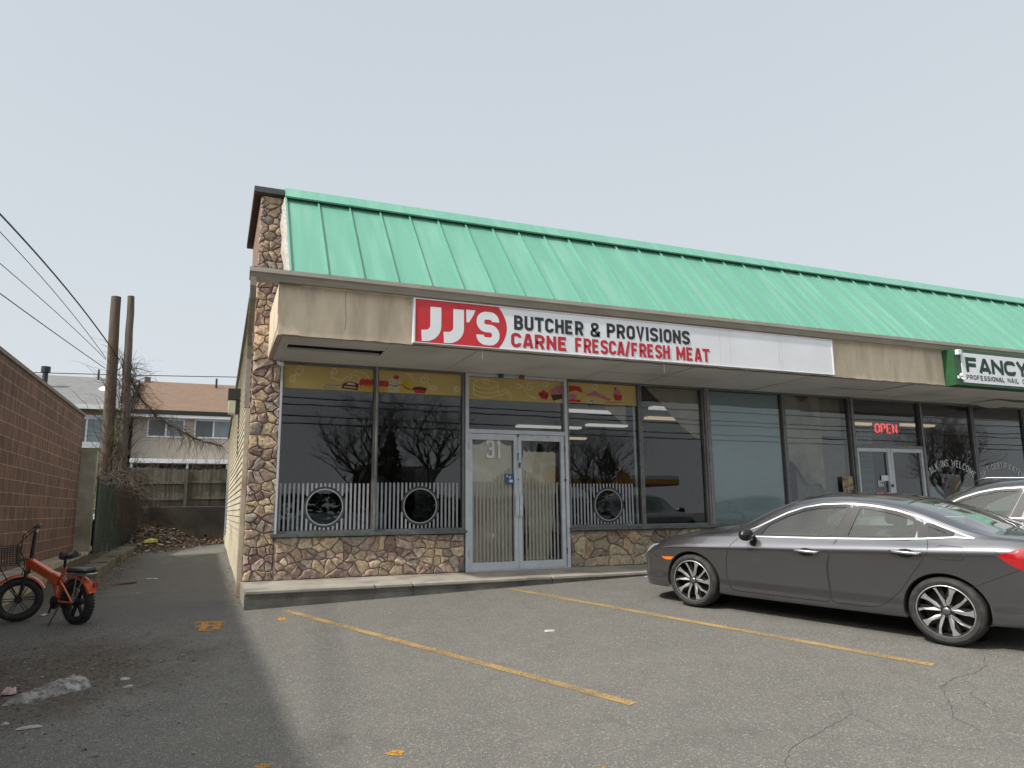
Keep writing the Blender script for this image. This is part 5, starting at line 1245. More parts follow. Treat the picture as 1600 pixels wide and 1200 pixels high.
# dirty snow lump
SN = mat('dirty_snow', (.26, .25, .235), (.07, .062, .053), rough=.9, scale=18, detail=9, c3=(.40, .39, .37), s3=11, bump=1.0, bscale=40)
mb = MB(); P = []
for i in range(41):
    P.append([]); t = i/40; cx = -1.36+.52*t; cy = 6.66+.50*t
    for j in range(17):
        a = pi*j/16; w = (.06+.055*sin(pi*t)+.05*(t > .55)*sin(pi*min(1, (t-.55)/.45)))*min(1, t*6, (1-t)*7+.02); h = (.025+.045*t)*min(1, t*6, (1-t)*7)
        px = cx+w*cos(a)*.75*1.2; py = cy-w*cos(a)*.9
        P[-1].append((px+rnd(-.006, .006), py+rnd(-.006, .006), _gh(px, py)-.004+h*sin(a)*rnd(.75, 1.3)))
mb.grid(P); tag(mb.build('snow_lump', SN, smooth=True), 'lump of dirty grey old snow on the dirt in the left foreground', 'snow')

# ------------------------------------------------------------ cars
def make_wheel(r, rimr, w, parent, side, spokes=True):
    # local: axle along y, outer face at -y for side=-1
    M = Matrix.Rotation(R_(90), 4, 'X') if side < 0 else Matrix.Rotation(R_(-90), 4, 'X')
    t = MB(); h = w/2
    prof = [(rimr-.005, -h*.9), (rimr+.01, -h*.98), ((r+rimr)/2, -h*1.02), (r-.03, -h*.98), (r-.008, -h*.82), (r, -h*.55), (r, h*.55), (r-.008, h*.82), (r-.022, h*.94), (r-.035, h*.985), ((r+rimr)/2, h*1.03), (rimr+.018, h*1.01), (rimr+.006, h*.97), (rimr-.005, h*.9)]
    t.lathe(prof, M, 56, closed=True)
    wh = bpy.data.objects.new('wheel', None); COL.objects.link(wh); wh.parent = parent; wh.empty_display_size = .1
    t.build('tyre', RUB, wh, smooth=True, local=True, sharp=35)
    g = MB(); g.lathe([(rimr-.006, h*.955), (rimr-.014, h*.90), (rimr-.022, h*.6), (rimr-.03, -h*.8)], M, 56, caps=False)
    g2 = MB(); g2.lathe([(rimr+.002, h*.90), (rimr+.004, h*.955), (rimr-.006, h*.956)], M, 56, caps=False); g2.build('rim_lip', RIMF, wh, smooth=True, local=True)
    g.build('rim', RIMD, wh, smooth=True, local=True, sharp=40)
    d = MB(); d.lathe([(0, h*.12), (rimr-.04, h*.12), (rimr-.035, -.0)], M, 32); d.build('brake_disc', mat('brake_dark', (.03, .03, .03), (.02, .02, .02), rough=.5, metal=.6), wh, local=True)
    s = MB(); k = MB()
    F = lambda u, v, z: tuple(M @ Vector((u, v, z)))
    zf, zb_ = h*.80, h*.45
    for i in range(5):
        a0 = 2*pi*i/5+.31
        for sg, ln in ((-1, 1.0), (1, 1.0)):
            # each spoke: blade from hub to rim, flaring near the rim on one side
            ah = a0+sg*.17; ar = a0+sg*.36; wv = .036 if sg < 0 else .026
            ca, sa = cos(ah), sin(ah); cr_, sr = cos(ar), sin(ar)
            def pt(rad, off):
                f = (rad-.055)/(rimr-.02-.055); an = ah+(ar-ah)*(max(0, f)**.8); return (rad*cos(an)-off*sin(an), rad*sin(an)+off*cos(an))
            R1 = rimr-.012
            fl = .062 if sg < 0 else .02
            poly = [pt(.045, -.008), pt(.10, -wv*.62), pt(.16, -wv*.55), pt(R1-.045, -wv*.42), pt(R1, -wv*.5), pt(R1, fl), pt(R1-.03, fl*.5), pt(.16, wv*.32), pt(.10, wv*.55), pt(.045, .008)]
            # bright machined face, slightly dished, dark sides
            n = len(poly)
            A = [s.vert(F(u, v, (zf+.004 if math.hypot(u, v) > .12 else zf-.014))) for u, v in poly]; s.face(A)
            B = [k.vert(F(u, v, (zf+.0035 if math.hypot(u, v) > .12 else zf-.0145))) for u, v in poly]; Cc = [k.vert(F(u*.985, v*.985, zb_)) for u, v in poly]
            for q in range(n): k.face([B[q], B[(q+1) % n], Cc[(q+1) % n], Cc[q]])
            # dark pocket wing beside the face
            wing = [pt(.07, wv*.5*-sg), pt(.15, (wv*.5+.022)*-sg), pt(R1-.01, (wv*.5+.034)*-sg), pt(R1-.01, 0), pt(.07, 0)]
            k.face([k.vert(F(u, v, zf-.022)) for u, v in wing])
    s.build('spoke_faces', RIMF, wh, local=True)
    hb = M @ Matrix.Translation((0, 0, zf-.04))
    k.lathe([(.075, -.03), (.072, .018), (.05, .024), (0, .024)], hb, 24); 
    k.build('spokes', RIMD, wh, local=True, sharp=40)
    c = MB(); c.lathe([(.033, .0), (.033, .030), (.028, .034), (0, .035)], hb, 20); 
    for i in range(5): 
        a = 2*pi*i/5+.1; c.lathe([(.009, 0), (.009, .034), (.006, .038), (0, .039)], hb @ Matrix.Translation((.055*cos(a), .055*sin(a), 0)), 8)
    fq = lambda u, v, l: tuple(hb @ Vector((u, v, .0365+l))); 
    c.ribbon([(-.012, -.013), (-.015, .014)], .005, fq); c.ribbon([(.012, -.013), (.015, .014)], .005, fq); c.ribbon([(-.013, 0), (.013, 0)], .005, fq, lift=.0005)
    c.build('hub_cap', mat('hub_grey', (.25, .25, .26), (.18, .18, .19), rough=.3, metal=.8), wh, smooth=True, local=True, sharp=40)
    return wh
RIMS = mat('rim_grey', (.20, .20, .21), (.16, .16, .17), rough=.35, metal=.85); RIMF = mat('rim_machined', (.50, .50, .51), (.42, .42, .43), rough=.35, metal=.7); RIMD = mat('rim_dark', (.028, .028, .03), (.02, .02, .022), rough=.4, metal=.3)
CHROME = mat('chrome', (.80, .80, .81), (.76, .76, .77), rough=.12, metal=1.0)
CGL = glass('car_glass', (.70, .83, .76), 1.6, dust=.03); CGLD = glass('car_glass_dark', (.30, .34, .33), 2.2, dust=.03)
GLOSSB = mat('gloss_black', (.02, .02, .02), (.015, .015, .015), rough=.3, spec=.4)
SEATM = mat('seat_cloth', (.05, .05, .052), (.035, .035, .037), rough=.9)
def car(name, loc, u, N, P, paint, lab, cat):
    """P: curves along s (metres behind the front axle)"""
    u = Vector(u).normalized(); N = Vector(N).normalized(); v = N.cross(u).normalized()
    root = thing(name, (0, 0, 0), lab, cat); root.matrix_world = Matrix(((u.x, v.x, N.x, loc[0]), (u.y, v.y, N.y, loc[1]), (u.z, v.z, N.z, loc[2]), (0, 0, 0, 1))) @ Matrix.Diagonal((1, 1, P.get('zfit', 1), 1))
    s0, s1 = P['s0'], P['s1']; step = .025; ns = int(round((s1-s0)/step))
    def ring(s):
        W = sint(P['W'], s); zb = sint(P['zb'], s); zbelt = sint(P['belt'], s); zc = sint(P['crease'], s); z6 = sint(P['edge'], s); zt = sint(P['top'], s)
        zc = min(zc, zbelt-.03)
        # upper corner half width: lean-in with height
        lean = max(0, min(1, (z6-zbelt)/P['gh'])); y6 = (W-.10)*(1-lean)+P['wr']*lean
        k = max(0, min(1, (s-s0)/.25)); flare = P.get('hip', .012)*(math.exp(-((s)/.42)**2)+math.exp(-((s-P['wb'])/.42)**2))
        W2 = W+flare
        pts = [(W*.86, zb), (W-.035, zb+.012), (W-.012+flare*.3, zb+.10), (W-.022+flare*.8, zb+.21), (W2-.010, .56*P['zs']), (W2+.006, zc), (W-.034, (zc+zbelt)/2+.004), (W-.075, zbelt), (y6, max(z6, zbelt+.008)), (y6*.86, max(z6, zbelt)+(zt-z6)*.45), (y6*.5, z6+(zt-z6)*.86), (0, zt)]
        return pts
    NS = [1, 3, 5, 8, 6, 2, 2, 14, 3, 5, 5]
    def dense(pts):
        out = []
        for i in range(len(pts)-1):
            a, b = pts[i], pts[i+1]; m = NS[i]
            for q in range(m):
                out.append((a[0]+(b[0]-a[0])*q/m, a[1]+(b[1]-a[1])*q/m))
        out.append(pts[-1]); return out
    S = [s0+(s1-s0)*i/ns for i in range(ns+1)]; RG = [dense(ring(s)) for s in S]; K = len(RG[0])
    # smooth rings a little along themselves except at ends
    for R in RG:
        Q = R[:]
        for i in range(2, K-1):
            if i in range(0): continue
            R[i] = ((Q[i-1][0]+5*Q[i][0]+Q[i+1][0])/7, (Q[i-1][1]+5*Q[i][1]+Q[i+1][1])/7)
    i6 = sum(NS[:8]); i5 = sum(NS[:7])
    def surf(s, z):
        f = (s-s0)/(s1-s0)*ns; i = max(0, min(ns-1, int(f))); t = max(0, min(1, f-i)); ys = []
        for R in (RG[i], RG[i+1]):
            y = R[0][0]
            for a, b in zip(R[1:i6+6], R[2:i6+7]):
                if a[1] <= z <= b[1] or (z > b[1] and b is R[i6+6]): 
                    y = a[0]+(b[0]-a[0])*((z-a[1])/(b[1]-a[1]) if b[1] > a[1] else 0); break
            else: y = R[2][0] if z < R[2][1] else R[i6][0]
            ys.append(y)
        return ys[0]*(1-t)+ys[1]*t
    arches = [(0, P['wz'], P['ra']), (P['wb'], P['wz'], P['ra'])]
    # vertices
    V = []; 
    for sd in (-1, 1):
        for i, s in enumerate(S):
            for (y, z) in RG[i]:
                ss, zz = s, z
                for (a, b, r) in arches:
                    d = math.hypot(s-a, z-b)
                    if y > .55 and d < r and d > r-.07: ss, zz = a+(s-a)*r/d, b+(z-b)*r/d
                V.append((ss, sd*y, zz))
    n1 = (ns+1)*K
    def vid(sd, i, k): return (0 if sd < 0 else n1)+i*K+k
    full = []; cls = []
    wins = P['wins']; doors = P['doors']
    ws = P['ws']; rg = P['rg']
    def classify(s, y, z, k, i=0):
        if k < i5+1 and z < P['wz']+P['ra']+.02 and y > .55:
            for (a, b, r) in arches:
                if all(math.hypot(S[ii]-a, RG[ii][kk][1]-b) < r+1e-5 for ii in (i, i+1) for kk in (k, k+1)): return None
        if k < 1: return 'body'
        if k >= i5-1:
            for w in wins:
                if k < i6+2 and pinp((s, z), w['poly']): return None
            if k >= i6+2:
                f = abs(y)/max(.3, RG[0][i6][0])
                if ws[0] < s < ws[1]: return None
                if rg[0] < s < rg[1] and k >= i6+3: return None
        for nm, d in doors:
            if k < i6 and pinp((s, z), d): return nm
        return 'body'
    for sd in (-1, 1):
        for i in range(ns):
            for k in range(K-1):
                c_s = (S[i]+S[i+1])/2; y = (RG[i][k][0]+RG[i][k+1][0])/2; z = (RG[i][k][1]+RG[i][k+1][1]+RG[i+1][k][1]+RG[i+1][k+1][1])/4
                ids = [vid(sd, i, k), vid(sd, i+1, k), vid(sd, i+1, k+1), vid(sd, i, k+1)]
                if sd > 0: ids.reverse()
                full.append(ids); cls.append((classify(c_s, y, z, k, i), sd))
    # normals from the unbroken shell
    VN = [Vector((0, 0, 0)) for _ in V]
    for ids in full:
        a, b, c, d = (Vector(V[q]) for q in ids); n = (c-a).cross(d-b)
        for q in ids: VN[q] += n
    VN = [n.normalized() if n.length > 0 else Vector((0, 0, 1)) for n in VN]
    for i in range(ns+1):   # weld normals on the centre line
        a, b = vid(-1, i, K-1), vid(1, i, K-1); m = (VN[a]+VN[b]).normalized(); VN[a] = m; VN[b] = m
    def emit(nm, sel, mt, extra=None):
        used = {}; vs = []; fs = []
        for ids, c in zip(full, cls):
            if sel(c):
                f = []
                for q in ids:
                    if q not in used: used[q] = len(vs); vs.append(q)
                    f.append(used[q])
                fs.append(f)
        me = bpy.data.meshes.new(nm); me.from_pydata([V[q] for q in vs], [], fs); me.materials.append(mt)
        me.polygons.foreach_set('use_smooth', [True]*len(fs)); me.update()
        me.normals_split_custom_set_from_vertices([tuple(VN[q]) for q in vs])
        o = bpy.data.objects.new(nm, me); COL.objects.link(o); o.parent = root; return o
    body = emit('body', lambda c: c[0] == 'body', paint)
    # end caps
    for i, nm in ((0, 'front_end'), (ns, 'rear_end')):
        mb = MB(); A = [V[vid(-1, i, k)] for k in range(K)]; B = [V[vid(1, i, k)] for k in range(K)]
        for k in range(K-1): mb.poly([A[k], A[k+1], B[k+1], B[k]])
        mb.build(nm, paint if i else BLACK, body, local=True)
    dobj = {}
    for nm, d in doors:
        for sd in (-1, 1): dobj[(nm, sd)] = emit('door', lambda c, nm=nm, sd=sd: c == (nm, sd), paint)
    def FSd(sd, off=0):
        return lambda s, z, l: (s, sd*(surf(s, z)+off+l), z)
    def panel(poly, sd, off, mt, nm, par, n=14, m=5):
        xs_ = [p[0] for p in poly]; a, b = min(xs_)+1e-4, max(xs_)-1e-4; rows = []
        for i in range(n+1):
            s = a+(b-a)*i/n; zz = []
            for j in range(len(poly)):
                p, q = poly[j-1], poly[j]
                if (p[0]-s)*(q[0]-s) <= 0 and p[0] != q[0]: zz.append(p[1]+(q[1]-p[1])*(s-p[0])/(q[0]-p[0]))
            lo, hi = min(zz), max(zz); rows.append([(s, sd*(surf(s, lo+(hi-lo)*j/m)+off), lo+(hi-lo)*j/m) for j in range(m+1)])
        mb = MB(); mb.grid(rows); return mb.build(nm, mt, par, smooth=True, local=True)
    def line(pts, w, sd, off, mt, nm, par, closed=False, r=0, sub=.06):
        pts = rnd_poly(pts, r, closed) if r else pts; Q = []
        seq = list(zip(pts, pts[1:]+([pts[0]] if closed else [])))
        if not closed: seq = list(zip(pts, pts[1:]))
        for a, b in seq:
            L = math.hypot(b[0]-a[0], b[1]-a[1]); m = max(1, int(L/sub))
            for q in range(m): Q.append((a[0]+(b[0]-a[0])*q/m, a[1]+(b[1]-a[1])*q/m))
        if not closed: Q.append(pts[-1])
        mb = MB(); mb.ribbon(Q, w, FSd(sd, off), closed); return mb.build(nm, mt, par, smooth=True, local=True)
    for sd in (-1, 1):
        for w in wins:
            par = dobj.get((w.get('door'), sd), body)
            g = panel(w['poly'], sd, -.006, CGL if w.get('clear', True) else CGLD, 'side_window', par, 20, 8)
            line(w['poly'], .034, sd, .0022, GLOSSB, 'window_seal', g, closed=True, r=.03, sub=.04)
        for b in P.get('pillars', []): panel(b, sd, .004, GLOSSB, 'pillar_trim', body, 4, 8)
        for c in P.get('chrome', []): line(c, .014, sd, .0065, CHROME, 'chrome_trim', body, r=.03, sub=.04)
        for nm, d in doors: line(d, .006, sd, .0014, BLACK, 'door_gap', dobj[(nm, sd)], closed=True, r=.06)
        for c in P.get('seams', []): line(c, .005, sd, .0014, BLACK, 'panel_gap', body, r=.03)
        for (poly, mt, nm) in P.get('lamps', []): panel(poly, sd, .006, mt, nm, body, 8, 4)
        for (nm, hs, hz) in P.get('handles', []):
            par = dobj[(nm, sd)]; mb = MB(); y = surf(hs, hz)
            mb.tube([(hs-.14, sd*(y+.012), hz+.006), (hs-.11, sd*(y+.034), hz+.004), (hs, sd*(y+.042), hz), (hs+.11, sd*(y+.036), hz-.002), (hs+.135, sd*(y+.012), hz-.002)], [.010, .015, .016, .015, .010], 10); mb.build('handle', CHROME, par, smooth=True, local=True)
            mb = MB(); mb.poly([(hs+.085*cos(q*.5236), sd*(y+.003), hz-.01+.045*sin(q*.5236)) for q in range(12)]); mb.build('handle_cup', BLACK, par, local=True)
        # arch lips and liners
        for (a, b, r) in arches:
            mb = MB(); rows = []
            for q in range(37):
                an = -.62+(pi+1.24)*q/36; rows.append([])
                for (rr, dy) in ((r+.006, -.003), (r-.002, -.006), (r-.012, -.02), (r-.012, -.32)):
                    s_, z_ = a+rr*cos(an), b+rr*sin(an); zq = max(z_, sint(P['zb'], a)+.02); rows[-1].append((s_, sd*(surf(a+(r+.012)*cos(an), max(b+(r+.012)*sin(an), .2))+dy), zq))
            mb.grid(rows); mb.m = [0 if (i % 3) < 1 else 1 for i in range(len(mb.f))]
            mb.build('arch_liner', [BLACK, BLACK], body, smooth=True, local=True)
            mb = MB(); mb.lathe([(r, -.01), (0, -.01)], Matrix.Translation((a, sd*(.52), b)) @ Matrix.Rotation(R_(90), 4, 'X'), 24); mb.build('wheel_well', BLACK, body, local=True)
        # mirror
        ms, mz = P['mirror']; y = surf(ms, mz-.03)
        mb = MB(); cx = sd*(y+.13)
        rows = []
        for q in range(11):
            f = q/10; rr = math.sqrt(max(0.0, 1-(2*f-1)**2))**.7
            rows.append([(ms-.035+.075*rr*cos(an)*(1-.2*f), sd*(y+.035+.20*f), mz+.075*rr*sin(an)) for an in [2*pi*k/14 for k in range(15)]])
        mb.grid(rows); mb.tube([(ms, sd*(y-.01), mz-.05), (ms-.01, sd*(y+.07), mz-.02)], .022, 8); mb.build('mirror', GLOSSB if P.get('blackmirror') else paint, body, smooth=True, local=True)
    # windscreen and rear glass set a hair below the shell
    for (a, b, nm, kk) in ((ws[0], ws[1], 'windscreen', 2), (rg[0], rg[1], 'rear_window', 3)):
        mb = MB(); rows = []
        for i in range(ns+1):
            if a-.03 <= S[i] <= b+.03:
                half = [(S[i], -y, z-.004) for (y, z) in RG[i][i6+kk-1:]]; rows.append(half+[(p[0], -p[1], p[2]) for p in half[-2::-1]])
        mb.grid(rows); mb.build(nm, CGL if nm == 'windscreen' else CGLD, body, smooth=True, local=True)
    # underside, cabin
    mb = MB(); mb.box((s0+.15, -.62, .19), (s1-.15, .62, .30)); mb.box((.45, -.74, .20), (P['wb']-.45, .74, .26)); mb.build('underbody', BLACK, body, local=True)
    zs = P['zs']; mb = MB()
    mb.box((.35, -.66, .45), (.95, .66, .84*zs), bev=.06); mb.box((.95, -.68, .30), (2.75, .68, .42))
    for y in (-.37, .37):
        mb.box((1.45, y-.25, .38), (1.95, y+.25, .55), bev=.05); mb.box((0, -.24, 0), (.14, .24, .60*zs), Matrix.Translation((1.86, y, .48)) @ Matrix.Rotation(R_(16), 4, 'Y'), bev=.05); mb.box((0, -.13, 0), (.09, .13, .18), Matrix.Translation((2.07, y, .5+.60*zs)), bev=.03)
    mb.box((2.15, -.62, .38), (2.6, .62, .55), bev=.05); mb.box((0, -.6, 0), (.14, .6, .48*zs), Matrix.Translation((2.50, 0, .48)) @ Matrix.Rotation(R_(20), 4, 'Y'), bev=.05)
    mb.tube([(1.12+.09*cos(a)*.35, -.37+.18*sin(a), .80*zs+.17*cos(a)) for a in [2*pi*k/20 for k in range(20)]], .014, 6, closed=True)
    mb.build('seats', SEATM, body, smooth=True, local=True, sharp=40)
    for (a, sd) in ((0, -1), (P['wb'], -1), (0, 1), (P['wb'], 1)):
        w = make_wheel(P['rw'], P['rr'], .225, root, sd); w.location = (a, sd*P['wy'], P['wz']); 
    return root, surf, body
PAINTC = mat('grey_paint', (.185, .185, .20), (.17, .17, .185), rough=.27, metal=.92, coat=1.0, scale=1)
TAILR = mat('tail_red', (.42, .01, .012), (.30, .008, .01), rough=.12, coat=1, scale=6); AMB = mat('marker_amber', (.85, .20, .02), (.7, .15, .01), rough=.2, coat=.5); HEAD = mat('headlamp', (.45, .47, .5), (.15, .16, .17), rough=.1, coat=1, scale=14)
dloT = [(.80, 1.02), (.96, 1.11), (1.12, 1.195), (1.30, 1.262), (1.50, 1.302), (1.76, 1.318), (2.03, 1.30), (2.26, 1.262), (2.46, 1.208), (2.66, 1.13), (2.90, 1.045)]
SED = dict(zfit=.94, s0=-.88, s1=3.62, wb=2.70, wz=.325, ra=.362, rw=.323, rr=.245, wy=.79, zs=1.0, gh=.36, wr=.60, hip=.014,
    W=[(-.88, .60), (-.82, .70), (-.74, .785), (-.62, .845), (-.4, .878), (0, .885), (1, .890), (2.4, .890), (2.9, .882), (3.2, .860), (3.42, .81), (3.54, .745), (3.62, .66)],
    zb=[(-.88, .24), (-.7, .185), (-.4, .19), (0, .20), (.5, .19), (2.2, .20), (3.0, .22), (3.4, .25), (3.62, .33)],
    belt=[(-.88, .60), (-.72, .69), (-.5, .755), (-.25, .815), (.1, .868), (.5, .895), (.75, .905), (1.6, .935), (2.13, .965), (2.53, .99), (2.85, 1.02), (3.15, 1.02), (3.42, 1.0), (3.62, .90)],
    crease=[(-.88, .50), (-.6, .66), (-.2, .745), (.45, .775), (1.57, .835), (2.54, .895), (3.2, .925), (3.62, .86)],
    edge=[(-.88, .62), (-.72, .71), (-.5, .778), (-.25, .838), (.1, .89), (.45, .925), (.62, .955), (.80, 1.05), (.96, 1.14), (1.12, 1.225), (1.30, 1.292), (1.50, 1.335), (1.76, 1.352), (2.03, 1.336), (2.26, 1.30), (2.46, 1.248), (2.66, 1.175), (2.90, 1.092), (3.1, 1.05), (3.3, 1.035), (3.45, 1.02), (3.62, .92)],
    top=[(-.88, .64), (-.74, .745), (-.5, .83), (-.2, .90), (.1, .955), (.30, .985), (.42, 1.015), (.62, 1.135), (.82, 1.24), (1.02, 1.325), (1.20, 1.385), (1.4, 1.412), (1.65, 1.42), (1.95, 1.41), (2.25, 1.372), (2.5, 1.315), (2.75, 1.225), (3.0, 1.12), (3.12, 1.08), (3.3, 1.068), (3.46, 1.055), (3.62, .94)],
    ws=(.36, 1.16), rg=(2.32, 3.06),
    wins=[dict(poly=[(.83, .925), (.90, .925), (1.68, .955), (1.80, 1.295), (1.50, 1.278), (1.30, 1.238), (1.12, 1.17), (.92, 1.06)], door='front'),
          dict(poly=[(1.80, .962), (2.44, .992), (2.46, 1.13), (2.42, 1.185), (2.26, 1.235), (2.03, 1.277), (1.89, 1.292)], door='rear'),
          dict(poly=[(2.58, 1.025), (2.77, 1.05), (2.78, 1.062), (2.62, 1.118), (2.53, 1.14)])],
    pillars=[[(1.70, .955), (1.79, .96), (1.88, 1.29), (1.815, 1.297)], [(2.46, .995), (2.57, 1.02), (2.52, 1.145), (2.455, 1.175)], [(.72, .92), (.82, .925), (.90, 1.06), (.80, .99)]],
    chrome=[[(.60, .935)]+dloT[:1]+dloT[1:]+[(2.96, 1.03)], [(.80, .915), (1.6, .945), (2.13, .972), (2.53, 1.0), (2.80, 1.03), (2.96, 1.028)]],
    doors=[('front', [(.66, .94), (.52, .80), (.47, .64), (.455, .42), (.51, .265), (1.64, .27), (1.625, .53), (1.625, .68), (1.715, .95), (1.83, 1.33), (1.50, 1.32), (1.12, 1.22), (.80, 1.05)]),
           ('rear', [(1.65, .27), (2.06, .275), (2.17, .32), (2.32, .47), (2.49, .72), (2.60, .89), (2.57, 1.0), (2.49, 1.20), (2.26, 1.285), (1.95, 1.33), (1.84, 1.33), (1.73, .95), (1.635, .68)])],
    seams=[[(2.93, .575), (3.30, .77)], [(2.665, .94), (2.665, .83), (2.69, .815), (2.87, .825), (2.885, .84), (2.885, .945), (2.70, .95), (2.665, .94)], [(-.70, .66), (-.50, .575), (-.36, .56)], [(3.08, .99), (3.14, .90), (3.3, .885)]],
    lamps=[([(3.14, .885), (3.30, .96), (3.46, .975), (3.60, .86), (3.60, .77), (3.46, .745), (3.28, .77)], TAILR, 'tail_lamp'), ([(-.44, .588), (-.385, .555), (-.29, .558), (-.245, .60)], AMB, 'side_marker'), ([(-.84, .575), (-.78, .66), (-.62, .73), (-.50, .745), (-.60, .70), (-.70, .60)], HEAD, 'headlamp')],
    handles=[('front', 1.42, .80), ('rear', 2.40, .865)], mirror=(.80, .945), blackmirror=True)
F0 = Vector((5.37, 7.418, -.057)); R0 = Vector((6.278, 4.904, -.161)); uu = (R0-F0).normalized(); NN = Vector((-.029, -.052, 1)).normalized()
vv = NN.cross(uu).normalized(); NN = uu.cross(vv).normalized()
SEDC, ssurf, sbody = car('parked_car', F0+vv*.84+Vector((0, 0, .003)), uu, NN, SED, PAINTC, 'dark grey four-door saloon parked nearest, nose towards the stone-faced wall', 'car')
import copy
SUV = copy.deepcopy({k: v for k, v in SED.items() if k not in ('lamps', 'seams')})
SUV['zfit'] = .925; SUV['lamps'] = []; SUV['seams'] = []
def lift(tab, a, b, pw=1): return [(s, z if z < .5 else z+a+(b-a)*max(0, min(1, (z-.85)/.5))) for s, z in tab]
SUV['belt'] = [(s, z+.13) for s, z in SED['belt']]; SUV['crease'] = [(s, z+.12) for s, z in SED['crease']]
SUV['edge'] = [(-.88, .78), (-.72, .88), (-.5, .95), (-.25, 1.0), (.1, 1.04), (.45, 1.065), (.70, 1.11), (.9, 1.24), (1.10, 1.36), (1.30, 1.44), (1.5, 1.49), (1.8, 1.52), (2.3, 1.52), (2.8, 1.50), (3.2, 1.47), (3.4, 1.30), (3.62, 1.1)]
SUV['top'] = [(-.88, .80), (-.74, .92), (-.5, .99), (-.2, 1.05), (.1, 1.09), (.40, 1.12), (.62, 1.24), (.82, 1.36), (1.02, 1.46), (1.2, 1.53), (1.5, 1.60), (1.9, 1.625), (2.4, 1.62), (2.9, 1.59), (3.25, 1.54), (3.45, 1.34), (3.62, 1.12)]
SUV['gh'] = .45; SUV['wr'] = .64; SUV['zs'] = 1.12; SUV['ra'] = .40; SUV['wz'] = .36; SUV['rw'] = .357; SUV['rr'] = .25; SUV['rg'] = (3.28, 3.42)
SUV['wins'] = [dict(poly=[(.80, 1.075), (1.62, 1.09), (1.76, 1.455), (1.50, 1.435), (1.30, 1.38), (1.10, 1.30), (.90, 1.18)], door='front'), dict(poly=[(1.80, 1.095), (2.62, 1.11), (2.66, 1.44), (2.3, 1.465), (1.90, 1.462)], door='rear', clear=False), dict(poly=[(2.76, 1.12), (3.15, 1.15), (3.05, 1.40), (2.78, 1.43)], clear=False)]
SUV['pillars'] = [[(1.65, 1.09), (1.77, 1.095), (1.87, 1.465), (1.79, 1.465)], [(2.64, 1.11), (2.74, 1.12), (2.76, 1.44), (2.68, 1.445)]]
SUV['chrome'] = [[(.70, 1.09), (.90, 1.21), (1.10, 1.33), (1.30, 1.408), (1.5, 1.455), (1.8, 1.482), (2.3, 1.485), (2.9, 1.455)], [(.72, 1.065), (1.6, 1.078), (2.6, 1.095), (3.1, 1.12)]]
SUV['doors'] = [('front', [(.66, 1.05), (.50, .9), (.46, .42), (.52, .27), (1.64, .27), (1.63, .9), (1.70, 1.08), (1.83, 1.49), (1.5, 1.46), (1.1, 1.34)]), ('rear', [(1.65, .27), (2.10, .275), (2.25, .42), (2.6, .95), (2.70, 1.12), (2.70, 1.46), (2.3, 1.49), (1.85, 1.49), (1.72, 1.08)])]
SUV['handles'] = [('front', 1.44, .98), ('rear', 2.44, 1.0)]; SUV['mirror'] = (.86, 1.12); SUV['blackmirror'] = False
PAINTS = mat('suv_paint', (.12, .122, .127), (.11, .112, .117), rough=.24, metal=.9, coat=1.0)
u2 = Vector((.30, -.954, -.04)).normalized()
f2 = Vector((8.50, 7.62, _gh(8.5, 7.6)))
n2 = Vector((-.01, -.045, 1)); v2 = n2.cross(u2).normalized(); n2 = u2.cross(v2).normalized()
SUVC, _, sb2 = car('parked_suv', f2+v2*.84, u2, n2, SUV, PAINTS, 'dark charcoal crossover parked behind the grey saloon at the right edge', 'car')
mb = MB(); mb.tube([(1.25, -.66, 1.56), (1.4, -.665, 1.60), (2.9, -.665, 1.60), (3.1, -.66, 1.54)], .014, 8); mb.build('roof_rail', CHROME, sb2, smooth=True, local=True)
PAINTW = mat('silver_paint', (.45, .45, .46), (.42, .42, .43), rough=.3, metal=.4, coat=1)

# ------------------------------------------------------------ folding electric bicycle
BK_ = thing('electric_bicycle', (-1.38, 9.82, _gh(-1.38, 9.82)), 'orange folding fat-tyre electric bicycle on its kickstand beside the brown block wall', 'bicycle')
BK_.rotation_euler = (0, 0, R_(132.5)); BK_.scale = (.95, .95, .95); BK_.location.x += .045
BORA = mat('bike_orange', (.62, .095, .025), (.52, .075, .02), rough=.35, coat=.5, scale=5); BKB = mat('bike_black', (.02, .02, .021), (.014, .014, .015), rough=.4)
SILVB = mat('bike_silver', (.5, .5, .5), (.42, .42, .42), rough=.35, metal=.7); VINYL = mat('saddle_vinyl', (.028, .03, .034), (.02, .021, .024), rough=.38)
Rw = .265; LEANM = Matrix.Rotation(R_(-4), 4, 'X')
PX, PH = .95, R_(56)
STEER = LEANM @ Matrix.Translation((PX, 0, 0)) @ Matrix.Rotation(PH, 4, 'Z')
class BM(MB):
    def __init__(s, M): super().__init__(); s.M = M
    def vert(s, p): s.v.append(tuple(s.M @ Vector(p))); return len(s.v)-1
def bpart(M, nm, m, par, fn, **k):
    b = BM(M); fn(b); return b.build(nm, m, par, smooth=True, local=True, sharp=k.get('sharp', 40))
